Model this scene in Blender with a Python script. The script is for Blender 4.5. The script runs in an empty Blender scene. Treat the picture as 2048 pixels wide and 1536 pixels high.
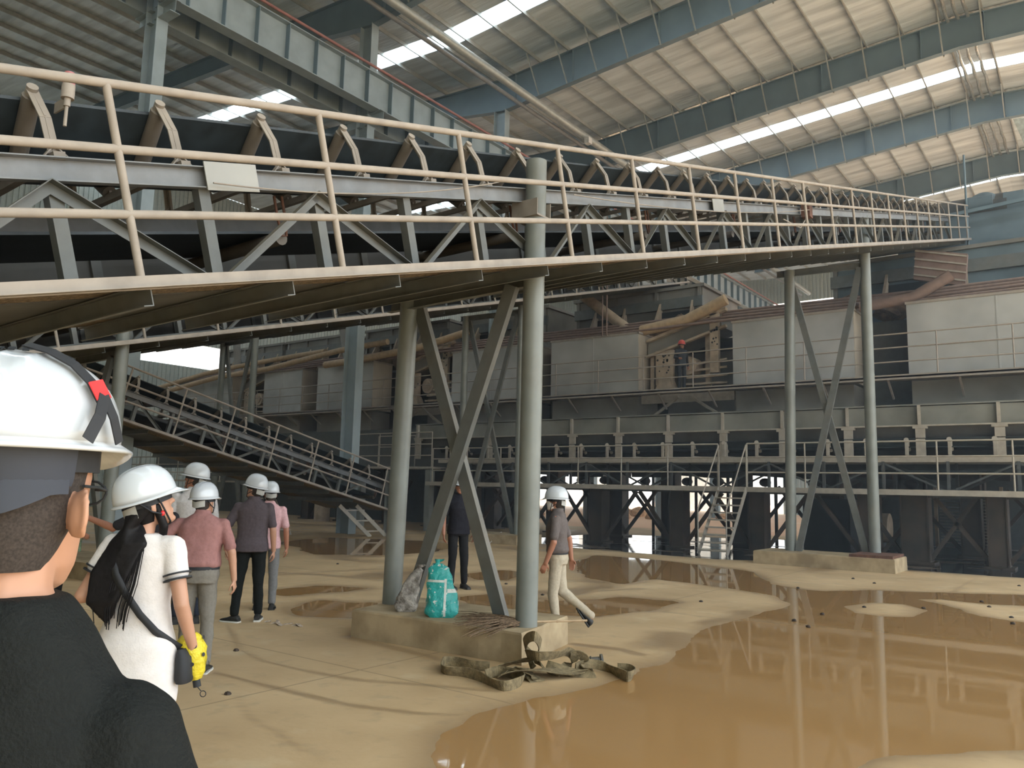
import bpy, math, random
import numpy as np
from mathutils import Vector, Matrix
random.seed(7); RNG = np.random.RandomState(11)
sc = bpy.context.scene
COL = sc.collection
V = Vector
# ------------------------------------------------------------------ camera
FPX, EYE, ROLL, YHOR = 1600.0, 1.65, 0.022, 977.0
_th = math.atan((YHOR-768)/FPX); _A = math.atan((2215-1024)/FPX)
_view = V((-math.sin(_A), math.cos(_A), 0)); _r0 = V((math.cos(_A), math.sin(_A), 0)); _u0 = V((0, 0, 1))
_f = _view*math.cos(_th)+_u0*math.sin(_th); _u1 = _u0*math.cos(_th)-_view*math.sin(_th)
_rr = math.atan(ROLL)
_R = _r0*math.cos(_rr)+_u1*math.sin(_rr); _U = _u1*math.cos(_rr)-_r0*math.sin(_rr)
EYEP = V((0, 0, EYE))
cam = bpy.data.cameras.new('camera'); camo = bpy.data.objects.new('camera', cam); COL.objects.link(camo)
m = Matrix.Identity(4)
for i in range(3):
    m[i][0] = _R[i]; m[i][1] = _U[i]; m[i][2] = -_f[i]
m[2][3] = EYE
camo.matrix_world = m
cam.sensor_width = 36; cam.lens = FPX/2048*36; cam.clip_start = 0.05; cam.clip_end = 500
sc.camera = camo
def ray(x, y): return _f+_R*((x-1024)/FPX)-_U*((y-768)/FPX)
def onz(x, y, z=0.0): d = ray(x, y); return EYEP+d*((z-EYE)/d.z)
def onx(x, y, X): d = ray(x, y); return EYEP+d*(X/d.x)
def ony(x, y, Y): d = ray(x, y); return EYEP+d*(Y/d.y)
# ------------------------------------------------------------------ light and exposure
w = bpy.data.worlds.new('daylight'); sc.world = w; w.use_nodes = True
nt = w.node_tree; nt.nodes.clear()
bg = nt.nodes.new('ShaderNodeBackground'); ow = nt.nodes.new('ShaderNodeOutputWorld')
tc = nt.nodes.new('ShaderNodeTexCoord'); sp = nt.nodes.new('ShaderNodeSeparateXYZ'); rp = nt.nodes.new('ShaderNodeValToRGB')
nt.links.new(tc.outputs['Generated'], sp.inputs[0]); nt.links.new(sp.outputs['Z'], rp.inputs[0])
rp.color_ramp.elements[0].position = 0.0; rp.color_ramp.elements[0].color = (0.50, 0.48, 0.44, 1)
rp.color_ramp.elements[1].position = 0.04; rp.color_ramp.elements[1].color = (0.93, 0.98, 1.0, 1)
e = rp.color_ramp.elements.new(0.6); e.color = (0.82, 0.93, 1.0, 1)
nt.links.new(rp.outputs[0], bg.inputs['Color']); nt.links.new(bg.outputs[0], ow.inputs['Surface'])
bg.inputs['Strength'].default_value = 2.1
sun = bpy.data.lights.new('sun', 'SUN'); sun.energy = 6.5; sun.color = (.90, .97, 1.0); sun.angle = math.radians(1.5)
so = bpy.data.objects.new('sun', sun); COL.objects.link(so); so.rotation_euler = V((-1, .12, -1.15)).to_track_quat('-Z', 'Y').to_euler()   # through the open right side, onto the floor out of frame
sc.view_settings.view_transform = 'Standard'; sc.view_settings.look = 'None'
sc.view_settings.gamma = 1; sc.view_settings.use_curve_mapping = False
sc.view_settings.exposure = 1.0
cy = sc.cycles
cy.use_denoising = True; cy.max_bounces = 6; cy.diffuse_bounces = 3; cy.glossy_bounces = 3
cy.transmission_bounces = 2; cy.transparent_max_bounces = 6; cy.caustics_reflective = False; cy.caustics_refractive = False
cy.sample_clamp_indirect = 4; cy.use_adaptive_sampling = True; cy.adaptive_threshold = 0.02
# ------------------------------------------------------------------ materials
def mat(name, col, rough=0.6, metal=0.0, dust=0.0, dustcol=(0.46, 0.36, 0.25), noise=0.15, nscale=6.0, bump=0.0, spec=0.5, blot=None, coat=0.0, bscale=None):
    m = bpy.data.materials.new(name); m.use_nodes = True; nt = m.node_tree; N = nt.nodes; L = nt.links
    b = N['Principled BSDF']; b.inputs['Roughness'].default_value = rough; b.inputs['Metallic'].default_value = metal
    b.inputs['Specular IOR Level'].default_value = spec
    if coat: b.inputs['Coat Weight'].default_value = coat; b.inputs['Coat Roughness'].default_value = 0.08
    g = N.new('ShaderNodeNewGeometry')
    n1 = N.new('ShaderNodeTexNoise'); n1.inputs['Scale'].default_value = nscale; n1.inputs['Detail'].default_value = 5
    L.new(g.outputs['Position'], n1.inputs['Vector'])
    mx = N.new('ShaderNodeMix'); mx.data_type = 'RGBA'
    lo = [c*(1-noise) for c in col]; hi = [min(1, c*(1+noise)) for c in col]
    if blot: hi = blot
    mx.inputs['A'].default_value = (*lo, 1); mx.inputs['B'].default_value = (*hi, 1)
    mr = N.new('ShaderNodeMapRange'); mr.inputs['From Min'].default_value = 0.35; mr.inputs['From Max'].default_value = 0.65
    L.new(n1.outputs['Fac'], mr.inputs['Value']); L.new(mr.outputs[0], mx.inputs['Factor'])
    out = mx.outputs['Result']
    if dust > 0:   # dust that has settled on upward faces and in blotches
        s = N.new('ShaderNodeSeparateXYZ'); L.new(g.outputs['Normal'], s.inputs[0])
        r2 = N.new('ShaderNodeMapRange'); r2.inputs['From Min'].default_value = 0.1; r2.inputs['From Max'].default_value = 0.8
        r2.inputs['To Min'].default_value = dust*0.35; r2.inputs['To Max'].default_value = dust
        L.new(s.outputs['Z'], r2.inputs['Value'])
        n2 = N.new('ShaderNodeTexNoise'); n2.inputs['Scale'].default_value = 1.7; n2.inputs['Detail'].default_value = 6
        L.new(g.outputs['Position'], n2.inputs['Vector'])
        r3 = N.new('ShaderNodeMapRange'); r3.inputs['From Min'].default_value = 0.3; r3.inputs['From Max'].default_value = 0.7; r3.inputs['To Min'].default_value = 0.5; r3.inputs['To Max'].default_value = 1.25
        L.new(n2.outputs['Fac'], r3.inputs['Value'])
        mu = N.new('ShaderNodeMath'); mu.operation = 'MULTIPLY'; mu.use_clamp = True
        L.new(r2.outputs[0], mu.inputs[0]); L.new(r3.outputs[0], mu.inputs[1])
        m2 = N.new('ShaderNodeMix'); m2.data_type = 'RGBA'; m2.inputs['B'].default_value = (*dustcol, 1)
        L.new(mu.outputs[0], m2.inputs['Factor']); L.new(out, m2.inputs['A']); out = m2.outputs['Result']
    L.new(out, b.inputs['Base Color'])
    if bump:
        n3 = N.new('ShaderNodeTexNoise'); n3.inputs['Scale'].default_value = bscale or nscale*3; n3.inputs['Detail'].default_value = 4
        L.new(g.outputs['Position'], n3.inputs['Vector'])
        bp = N.new('ShaderNodeBump'); bp.inputs['Strength'].default_value = bump; bp.inputs['Distance'].default_value = 0.02
        L.new(n3.outputs['Fac'], bp.inputs['Height']); L.new(bp.outputs[0], b.inputs['Normal'])
    return m
M = {}
M['steel'] = mat('painted_steel', (0.085, 0.108, 0.118), 0.5, dust=0.42)
M['idler'] = mat('dusty_idler_frame', (0.22, 0.20, 0.18), 0.65, dust=0.6, dustcol=(.42, .35, .28))
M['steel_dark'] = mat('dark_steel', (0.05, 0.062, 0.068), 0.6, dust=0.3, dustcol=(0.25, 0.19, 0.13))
M['stringer'] = mat('blue_grey_steel', (0.17, 0.20, 0.235), 0.5, dust=0.5)
M['rail'] = mat('dusty_rail', (0.29, 0.26, 0.23), 0.7, dust=0.8, dustcol=(0.46, 0.39, 0.325))
M['railfar'] = mat('dusty_rail_grey', (0.33, 0.31, 0.27), 0.7, dust=0.7, dustcol=(0.50, 0.42, 0.33))
M['pipecol'] = mat('column_paint', (0.15, 0.175, 0.17), 0.45, dust=0.42, dustcol=(0.40, 0.34, 0.27), nscale=2.5)
M['belt'] = mat('belt_rubber', (0.018, 0.026, 0.032), 0.5, noise=0.3)
M['roller'] = mat('dusty_roller', (0.10, 0.09, 0.08), 0.65, dust=0.4, dustcol=(.36, .30, .23))
M['plate'] = mat('dull_plate', (0.06, 0.066, 0.068), 0.6, noise=0.35, nscale=1.5, dust=0.2)
M['grating'] = mat('expanded_metal', (0.20, 0.15, 0.10), 0.8, noise=0.5, nscale=30, bump=1.0, bscale=60)
M['bstruct'] = mat('building_steel', (0.17, 0.235, 0.275), 0.5, noise=0.08, nscale=1)
M['girder'] = mat('crane_girder_steel', (0.30, 0.36, 0.385), 0.5, noise=0.1, nscale=2)
M['purlin'] = mat('galvanised_purlin', (0.38, 0.40, 0.38), 0.45, metal=0.3, noise=0.1)
M['redrail'] = mat('red_conductor_rail', (0.30, 0.12, 0.11), 0.6, dust=.4, dustcol=(.40, .27, .23))
M['bin'] = mat('bin_plate', (0.39, 0.40, 0.395), 0.6, noise=0.22, nscale=0.6, dust=0.25, dustcol=(0.40, 0.34, 0.27))
M['binside_lit'] = mat('bin_side_plate_lit', (0.44, 0.39, 0.32), 0.65, noise=0.12, nscale=1.0, dust=0.3)  # right faces only: the light falling on them is put into the colour
M['hopper'] = mat('hopper_plate', (0.20, 0.20, 0.185), 0.65, noise=0.3, nscale=0.7, dust=0.4, dustcol=(0.28, 0.20, 0.13))
M['ore'] = mat('crushed_ore', (0.13, 0.085, 0.055), 0.95, noise=0.4, nscale=4, bump=0.8)
M['redpipe'] = mat('red_brown_pipe', (0.19, 0.13, 0.115), 0.7, dust=0.5, dustcol=(0.36, 0.26, 0.20))
M['tanpipe'] = mat('dusty_tan_pipe', (0.44, 0.32, 0.20), 0.8, dust=0.5)
M['tanmach'] = mat('dusty_machine', (0.42, 0.34, 0.26), 0.8, noise=0.25, nscale=3, dust=0.5)
M['trough'] = mat('trough_plate', (0.19, 0.20, 0.185), 0.6, noise=0.35, nscale=0.8, dust=0.35, dustcol=(0.34, 0.28, 0.21))
M['concrete'] = mat('plinth_concrete', (0.36, 0.27, 0.16), 0.85, noise=0.18, nscale=3, bump=0.25, blot=(0.46, 0.36, 0.225))
M['rust'] = mat('rusty_plate', (0.13, 0.06, 0.04), 0.85, noise=0.4)
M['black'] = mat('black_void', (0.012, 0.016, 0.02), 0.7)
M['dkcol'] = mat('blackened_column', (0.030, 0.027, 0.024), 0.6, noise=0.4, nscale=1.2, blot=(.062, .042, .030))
M['white_paint'] = mat('white_paint', (0.72, 0.72, 0.70), 0.6)
M['wallsheet'] = mat('wall_sheet', (0.40, 0.46, 0.44), 0.6, noise=0.06)
M['haze_blue'] = mat('hazy_blue_plate', (0.14, 0.19, 0.22), 0.6, noise=0.15, nscale=1.2)  # plates at far right: bluish haze is put into their colour
M['pink_box'] = mat('pink_box_paint', (0.42, 0.16, 0.18), 0.6)
# ------------------------------------------------------------------ mesh builder
class MB:
    def __init__(s): s.v = []; s.f = []; s.sm = []
    def add(s, vs, fs, smooth=False):
        o = len(s.v); s.v += [tuple(p) for p in vs]; s.f += [tuple(i+o for i in f) for f in fs]; s.sm += [smooth]*len(fs); return s
    def box(s, x0, x1, y0, y1, z0, z1):
        return s.add([(x, y, z) for x in (x0, x1) for y in (y0, y1) for z in (z0, z1)], [(0, 1, 3, 2), (4, 6, 7, 5), (0, 4, 5, 1), (2, 3, 7, 6), (0, 2, 6, 4), (1, 5, 7, 3)])
    def hexa(s, b, t): return s.add(list(b)+list(t), [(3, 2, 1, 0), (4, 5, 6, 7), (0, 1, 5, 4), (1, 2, 6, 5), (2, 3, 7, 6), (3, 0, 4, 7)])
    def sweep(s, p0, p1, prof, up=(0, 0, 1), smooth=False):   # extrude a closed 2D profile (a along side, b along up)
        p0 = V(p0); p1 = V(p1); d = (p1-p0).normalized(); u = V(up)
        if abs(d.dot(u.normalized())) > 0.98: u = V((0, 1, 0)) if abs(d.y) < 0.9 else V((1, 0, 0))
        a = d.cross(u).normalized(); b = a.cross(d).normalized(); n = len(prof)
        vs = [p+a*x+b*y for p in (p0, p1) for x, y in prof]
        fs = [(i, (i+1) % n, n+(i+1) % n, n+i) for i in range(n)]+[tuple(range(n-1, -1, -1)), tuple(range(n, 2*n))]
        return s.add(vs, fs, smooth)
    def beam(s, p0, p1, w, h, up=(0, 0, 1)):
        w /= 2; h /= 2; return s.sweep(p0, p1, [(-w, -h), (w, -h), (w, h), (-w, h)], up)
    def ibeam(s, p0, p1, h, w, t=0.02, tw=0.012, up=(0, 0, 1)):
        H = h/2; W = w/2; T = tw/2
        return s.sweep(p0, p1, [(-W, -H), (W, -H), (W, -H+t), (T, -H+t), (T, H-t), (W, H-t), (W, H), (-W, H), (-W, H-t), (-T, H-t), (-T, -H+t), (-W, -H+t)], up)
    def chan(s, p0, p1, h, w, t=0.008, up=(0, 0, 1), side=1):
        H = h/2; pr = [(0, -H), (w, -H), (w, -H+t), (t, -H+t), (t, H-t), (w, H-t), (w, H), (0, H)]
        if side < 0: pr = [(-x, y) for x, y in pr][::-1]
        return s.sweep(p0, p1, pr, up)
    def angle(s, p0, p1, w, t=0.006, up=(0, 0, 1)):
        return s.sweep(p0, p1, [(0, 0), (w, 0), (w, t), (t, t), (t, w), (0, w)], up)
    def tube(s, p0, p1, r, n=12, r1=None, cap=True):
        p0 = V(p0); p1 = V(p1); d = (p1-p0).normalized(); u = V((0, 0, 1)) if abs(d.z) < 0.9 else V((1, 0, 0))
        a = d.cross(u).normalized(); b = a.cross(d); r1 = r if r1 is None else r1
        vs = [p+(a*math.cos(2*math.pi*i/n)+b*math.sin(2*math.pi*i/n))*q for p, q in ((p0, r), (p1, r1)) for i in range(n)]
        s.add(vs, [(i, (i+1) % n, n+(i+1) % n, n+i) for i in range(n)], True)
        if cap: s.add(vs, [tuple(range(n-1, -1, -1)), tuple(range(n, 2*n))])
        return s
    def path(s, pts, r, n=8, close=False):
        pts = [V(p) for p in pts]; m = len(pts); rings = []
        u = V((0, 0, 1))
        for i, p in enumerate(pts):
            d = (pts[min(i+1, m-1)]-pts[max(i-1, 0)]).normalized()
            if abs(d.dot(u)) > 0.95: u = V((1, 0, 0)) if abs(d.x) < 0.9 else V((0, 1, 0))
            a = d.cross(u).normalized(); b = a.cross(d).normalized(); u = b
            q = r[i] if isinstance(r, (list, tuple)) else r
            rings.append([p+(a*math.cos(2*math.pi*k/n)+b*math.sin(2*math.pi*k/n))*q for k in range(n)])
        return s.loft(rings)
    def loft(s, rings, smooth=True, cap=True, closed=True):
        n = len(rings[0]); vs = [p for r in rings for p in r]; fs = []
        for j in range(len(rings)-1):
            for i in range(n if closed else n-1):
                k = (i+1) % n; fs.append((j*n+i, j*n+k, (j+1)*n+k, (j+1)*n+i))
        s.add(vs, fs, smooth)
        if cap and closed: s.add(rings[0], [tuple(range(n-1, -1, -1))], smooth); s.add(rings[-1], [tuple(range(n))], smooth)
        return s
    def ribbon(s, L, R, smooth=True):   # strip between two point lists
        n = len(L); return s.add(list(L)+list(R), [(i, i+1, n+i+1, n+i) for i in range(n-1)], smooth)
    def disc(s, c, nrm, r, n=16):
        nrm = V(nrm).normalized(); u = V((0, 0, 1)) if abs(nrm.z) < 0.9 else V((1, 0, 0)); a = nrm.cross(u).normalized(); b = nrm.cross(a)
        return s.add([V(c)+(a*math.cos(2*math.pi*i/n)+b*math.sin(2*math.pi*i/n))*r for i in range(n)], [tuple(range(n))])
    def blob(s, c, r, seg=10, rot=None, rough=0.0):
        vs = []; fs = []; rings = seg//2+1
        for j in range(rings+1):
            t = math.pi*j/rings
            for i in range(seg):
                p = 2*math.pi*i/seg; k = 1+random.uniform(-rough, rough)
                q = V((math.sin(t)*math.cos(p)*r[0]*k, math.sin(t)*math.sin(p)*r[1]*k, math.cos(t)*r[2]*k))
                vs.append((rot @ q if rot else q)+V(c))
        for j in range(rings):
            for i in range(seg): fs.append((j*seg+i, (j+1)*seg+i, (j+1)*seg+(i+1) % seg, j*seg+(i+1) % seg))
        return s.add(vs, fs, rough < 0.05)
    def mesh(s, name):
        me = bpy.data.meshes.new(name); me.from_pydata(s.v, [], s.f); me.polygons.foreach_set('use_smooth', s.sm); me.update(); return me
def put(name, me, m, parent=None, mtx=None):
    if isinstance(me, MB): me = me.mesh(name)
    if m is not None and not me.materials: me.materials.append(m if not isinstance(m, str) else M[m])
    o = bpy.data.objects.new(name, me); COL.objects.link(o)
    if parent is not None: o.parent = parent
    if mtx is not None: o.matrix_local = mtx
    return o
def tag(o, label=None, cat=None, group=None, kind=None):
    if label: o['label'] = label
    if cat: o['category'] = cat
    if group: o['group'] = group
    if kind: o['kind'] = kind
    return o
def thing(name, label, cat, loc=(0, 0, 0), group=None, rz=0.0):
    o = bpy.data.objects.new(name, None); COL.objects.link(o); o.empty_display_size = 0.1
    o.location = loc; o.rotation_euler = (0, 0, rz); return tag(o, label, cat, group)
def wput(name, mb, m, root, kind=None):   # vertices given in world space, parent an unrotated Empty
    l = root.location; mb.v = [(x-l.x, y-l.y, z-l.z) for x, y, z in mb.v]; o = put(name, mb, m, root)
    if kind: o['kind'] = kind
    return o
def solo(name, mb, m, label, cat, group=None, kind=None): return tag(put(name, mb, m), label, cat, group, kind)
def struct(name, mb, m, parent=None):
    o = put(name, mb, m, parent); o['kind'] = 'structure'; return o
def copy_tree(o, parent=None):
    c = o.copy(); COL.objects.link(c)
    if parent is not None: c.parent = parent
    for ch in list(o.children): copy_tree(ch, c)
    return c
# ------------------------------------------------------------------ floor with relief, damp and puddles
def poly_sd(poly, X, Y):   # signed distance, negative inside
    P = np.array([(p[0], p[1]) for p in poly]); d2 = np.full(X.shape, 1e9); ins = np.zeros(X.shape, bool)
    for i in range(len(P)):
        a = P[i]; b = P[(i+1) % len(P)]; e = b-a; wx = X-a[0]; wy = Y-a[1]
        t = np.clip((wx*e[0]+wy*e[1])/(e@e+1e-9), 0, 1); d2 = np.minimum(d2, (wx-e[0]*t)**2+(wy-e[1]*t)**2)
        c = (a[1] > Y) != (b[1] > Y)
        ins ^= c & (X < (b[0]-a[0])*(Y-a[1])/((b[1]-a[1]) if abs(b[1]-a[1]) > 1e-9 else 1e-9)+a[0])
    return np.where(ins, -1, 1)*np.sqrt(d2)
def vnoise(X, Y, s, seed):
    r = np.random.RandomState(seed).rand(64, 64); x = X*s; y = Y*s; xi = np.floor(x).astype(int); yi = np.floor(y).astype(int)
    fx = x-xi; fy = y-yi; fx = fx*fx*(3-2*fx); fy = fy*fy*(3-2*fy); g = lambda i, j: r[i % 64, j % 64]
    return (g(xi, yi)*(1-fx)+g(xi+1, yi)*fx)*(1-fy)+(g(xi, yi+1)*(1-fx)+g(xi+1, yi+1)*fx)*fy
PUD = {
 'main': [(1150,1125),(1200,1112),(1290,1118),(1400,1130),(1485,1141),(1505,1152),(1525,1168),(1594,1178),(1655,1185),(1741,1182),(1826,1185),(1929,1189),(2090,1193),(2090,1213),(1960,1206),(1880,1197),(1820,1197),(1870,1208),(1915,1218),(1950,1233),(2090,1252),(2090,1482),(1900,1490),(1760,1500),(1700,1515),(1640,1570),(840,1570),(900,1470),(960,1428),(1080,1400),(1210,1380),(1290,1352),(1350,1325),(1385,1290),(1415,1262),(1485,1243),(1560,1222),(1594,1207),(1560,1192),(1480,1178),(1380,1165),(1310,1158),(1240,1166),(1185,1158),(1160,1145)],
 'left': [(560,1084),(660,1076),(760,1079),(860,1082),(905,1092),(860,1104),(760,1110),(640,1108)],
 'strip': [(560,1180),(630,1173),(715,1178),(650,1186),(580,1188)],
 'mid': [(905,1196),(1010,1190),(1110,1202),(1240,1196),(1330,1204),(1290,1222),(1180,1232),(1100,1228),(980,1218)],
 'midl': [(600,1214),(650,1204),(740,1208),(770,1222),(700,1232),(620,1228)],
 'back': [(930,1150),(1010,1142),(1050,1150),(1010,1160),(950,1160)],
}
ISL = [[(1680,1212),(1740,1204),(1810,1208),(1868,1222),(1835,1236),(1760,1234),(1700,1226)]]
PW = {k: [onz(*q) for q in v] for k, v in PUD.items()}
IW = [[onz(*q) for q in v] for v in ISL]
PW['far'] = [(-16, 21.0), (-12, 19.6), (-8, 19.4), (-6.5, 20.2), (-3.6, 20.0), (0, 20.6), (4, 21), (4, 30), (-2, 31), (-10, 30), (-16, 27)]
def cuts(segs):
    out = []
    for a, b, st in segs: out += list(np.arange(a, b-1e-6, st))
    out.append(segs[-1][1]); return np.array(out)
gx = cuts([(-90, -30, 3), (-30, -16, .35), (-16, -9, .12), (-9, 0.6, .05), (0.6, 4, .2), (4, 60, 4)])
gy = cuts([(-30, 1.2, 2), (1.2, 10.5, .05), (10.5, 22, .11), (22, 36, .35), (36, 120, 4)])
GX, GY = np.meshgrid(gx, gy, indexing='ij')
sd = {k: poly_sd(p, GX, GY) for k, p in PW.items()}
isl = np.minimum.reduce([poly_sd(p, GX, GY) for p in IW])
nz = (vnoise(GX, GY, 1.3, 1)-.5)*.5+(vnoise(GX, GY, 4, 2)-.5)*.22+(vnoise(GX, GY, 11, 3)-.5)*.08
dmin = np.full(GX.shape, 9.0)
for k, d in sd.items():
    if k != 'far': dmin = np.minimum(dmin, d+nz*(.35 if k == 'main' else .5))
dmin = np.maximum(dmin, -(isl-.02)+nz*.1)
far = sd['far']; farw = np.clip(-far/.6, 0, 1)*(vnoise(GX*.5, GY*1.6, 1.6, 9) > .30)
GZ = np.clip(dmin*.05, -.016, .010)
GZ = np.where(farw > 0, np.minimum(GZ, .010-.02*farw), GZ)
GZ -= .004
damp = np.clip(1-dmin/.45, 0, 1)**1.5
damp = np.maximum(damp, np.clip((vnoise(GX, GY*1.0, .55, 21)*.6+vnoise(GX, GY, 1.7, 22)*.4-.60)*6, 0, 1)*.75*np.clip((GY-5)/3, 0, 1))
damp = np.maximum(damp, np.clip(-far/.5, 0, 1))
LINES = [([(455,1250),(480,1300),(530,1325),(620,1345),(720,1362),(860,1372),(1000,1385),(1210,1402)], .035, .55), ([(380,1338),(450,1352),(560,1380),(700,1412),(830,1428),(915,1432)], .04, .7),
 ([(1060,1362),(1120,1378),(1200,1388)], .03, .5), ([(450,1350),(500,1440),(560,1470),(600,1500),(650,1530)], .015, .4), ([(1190,1215),(1340,1225),(1490,1245)], .02, .6), ([(1500,1162),(1700,1170),(2048,1182)], .02, .6), ([(1906,1185),(1960,1150),(1975,1147)], .03, .5), ([(1370,1400),(1700,1500)], .1, .3),
 ([(560,1150),(720,1140),(900,1135)], .12, .5), ([(1300,1090),(1700,1150)], .04, .4), ([(700,1275),(760,1290),(960,1340)], .10, .8), ([(590,1215),(900,1262)], .02, .4), ([(1150,1290),(1240,1300),(1280,1310)], .09, .8), ([(530,1145),(640,1150),(760,1160)], .14, .6), ([(1150,1185),(1280,1178)], .10, .5)]
for pts, wd, am in LINES:
    P = [onz(*q) for q in pts]
    for a, b in zip(P[:-1], P[1:]):
        e = (b-a); t = np.clip(((GX-a.x)*e.x+(GY-a.y)*e.y)/(e.x**2+e.y**2), 0, 1)
        d = np.hypot(GX-a.x-e.x*t, GY-a.y-e.y*t)+(nz*.06)
        damp = np.maximum(damp, am*np.clip(1.4-d/wd, 0, 1))
nx, ny = GX.shape
idx = np.arange(nx*ny).reshape(nx, ny)
faces = np.stack([idx[:-1, :-1], idx[1:, :-1], idx[1:, 1:], idx[:-1, 1:]], -1).reshape(-1, 4)
me = bpy.data.meshes.new('floor'); me.from_pydata(np.stack([GX, GY, GZ], -1).reshape(-1, 3).tolist(), [], faces.tolist())
me.polygons.foreach_set('use_smooth', [True]*len(me.polygons))
at = me.attributes.new('damp', 'FLOAT', 'POINT'); at.data.foreach_set('value', damp.reshape(-1).astype(np.float32))
at = me.attributes.new('slurry', 'FLOAT', 'POINT'); at.data.foreach_set('value', (np.clip(-far/.8+.3, 0, 1)).reshape(-1).astype(np.float32))
def floor_mat():
    m = bpy.data.materials.new('dusty_concrete_floor'); m.use_nodes = True; nt = m.node_tree; N = nt.nodes; L = nt.links; b = N['Principled BSDF']
    g = N.new('ShaderNodeNewGeometry'); a = N.new('ShaderNodeAttribute'); a.attribute_name = 'damp'; a2 = N.new('ShaderNodeAttribute'); a2.attribute_name = 'slurry'
    def noise(s, d=6):
        n = N.new('ShaderNodeTexNoise'); n.inputs['Scale'].default_value = s; n.inputs['Detail'].default_value = d; L.new(g.outputs['Position'], n.inputs['Vector']); return n.outputs['Fac']
    def mix(A, B, F):
        x = N.new('ShaderNodeMix'); x.data_type = 'RGBA'
        for k, q in (('A', A), ('B', B)):
            if isinstance(q, tuple): x.inputs[k].default_value = (*q, 1)
            else: L.new(q, x.inputs[k])
        L.new(F, x.inputs['Factor']); return x.outputs['Result']
    def rng(v, a0, a1, b0=0.0, b1=1.0):
        r = N.new('ShaderNodeMapRange'); r.inputs['From Min'].default_value = a0; r.inputs['From Max'].default_value = a1; r.inputs['To Min'].default_value = b0; r.inputs['To Max'].default_value = b1; L.new(v, r.inputs['Value']); return r.outputs[0]
    c = mix((0.47, 0.325, 0.175), (0.64, 0.465, 0.27), rng(noise(0.8), .3, .7))
    c = mix(c, (0.35, 0.27, 0.17), rng(noise(5), .56, .75, 0, .5))
    c = mix(c, (0.66, 0.54, 0.35), rng(noise(2.1), .58, .72, 0, .5))
    br = N.new('ShaderNodeTexBrick'); br.inputs['Scale'].default_value = 1; br.inputs['Brick Width'].default_value = 5.5; br.inputs['Row Height'].default_value = 5.2; br.inputs['Mortar Size'].default_value = .012; br.offset = 0
    br.inputs['Color1'].default_value = br.inputs['Color2'].default_value = (0, 0, 0, 1); br.inputs['Mortar'].default_value = (1, 1, 1, 1)
    L.new(g.outputs['Position'], br.inputs['Vector']); c = mix(c, (0.26, 0.19, 0.11), rng(br.outputs['Color'], 0, 1, 0, .6))
    c = mix(c, (0.24, 0.145, 0.07), rng(a.outputs['Fac'], 0, 1, 0, .8))
    c = mix(c, (0.05, 0.05, 0.05), rng(a2.outputs['Fac'], 0, 1, 0, .8))
    a3 = N.new('ShaderNodeAttribute'); a3.attribute_name = 'ochre_sunlit'; c = mix(c, (0.80, 0.50, 0.31), a3.outputs['Fac'])
    L.new(c, b.inputs['Base Color']); L.new(rng(a.outputs['Fac'], 0, .9, .75, .28), b.inputs['Roughness'])
    bp = N.new('ShaderNodeBump'); bp.inputs['Strength'].default_value = .25; bp.inputs['Distance'].default_value = .01; L.new(noise(14), bp.inputs['Height']); L.new(bp.outputs[0], b.inputs['Normal'])
    return m
at = me.attributes.new('ochre_sunlit', 'FLOAT', 'POINT'); at.data.foreach_set('value', np.clip((GY-31.5+(vnoise(GX, GY, .4, 5)-.5)*3)/2, 0, 1).reshape(-1).astype(np.float32))  # ochre ground at the rear; outdoor sunlight is put into its brightness
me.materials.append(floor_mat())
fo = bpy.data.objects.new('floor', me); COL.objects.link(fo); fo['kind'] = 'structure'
def water(name, col, rough, bump, bs):
    m = bpy.data.materials.new(name); m.use_nodes = True; nt = m.node_tree; b = nt.nodes['Principled BSDF']
    b.inputs['Base Color'].default_value = (*col, 1); b.inputs['Roughness'].default_value = rough; b.inputs['IOR'].default_value = 1.36
    g = nt.nodes.new('ShaderNodeNewGeometry'); n = nt.nodes.new('ShaderNodeTexNoise'); n.inputs['Scale'].default_value = bs; nt.links.new(g.outputs['Position'], n.inputs['Vector'])
    bp = nt.nodes.new('ShaderNodeBump'); bp.inputs['Strength'].default_value = bump; bp.inputs['Distance'].default_value = .01
    nt.links.new(n.outputs['Fac'], bp.inputs['Height']); nt.links.new(bp.outputs[0], b.inputs['Normal']); return m
WB = water('muddy_water', (0.40, 0.23, 0.095), 0.03, 0.04, 3.0); WF = water('black_slurry_water', (0.03, 0.032, 0.035), 0.06, 0.16, 6.0)
LB = {'main': 'broad brown muddy puddle filling the floor at right', 'left': 'long brown puddle in front of the lower end of the descending conveyor', 'strip': 'thin brown puddle on the floor right of the man in the purple-grey shirt',
      'mid': 'shallow brown puddle behind the front trestle plinth', 'midl': 'shallow brown puddle left of the front trestle plinth', 'back': 'small brown puddle behind the braces of the front trestle', 'far': 'dark slurry water spread under the low conveyor'}
for k, d in sd.items():
    cell = (d[:-1, :-1] < .35) & (d[1:, 1:] < .35)
    ii, jj = np.nonzero(cell); b = MB()
    i0, i1, j0, j1 = ii.min(), ii.max(), jj.min(), jj.max(); st = 1
    sub = faces.reshape(nx-1, ny-1, 4)[ii, jj]; uq, inv = np.unique(sub, return_inverse=True); inv = inv.reshape(-1, 4)
    fx = GX.reshape(-1)[uq]; fy = GY.reshape(-1)[uq]
    b.v = [(x, y, 0.0) for x, y in zip(fx, fy)]; b.f = [tuple(r) for r in inv.tolist()]; b.sm = [True]*len(b.f)
    solo('puddle', b, WF if k == 'far' else WB, LB[k], 'puddle')
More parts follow.
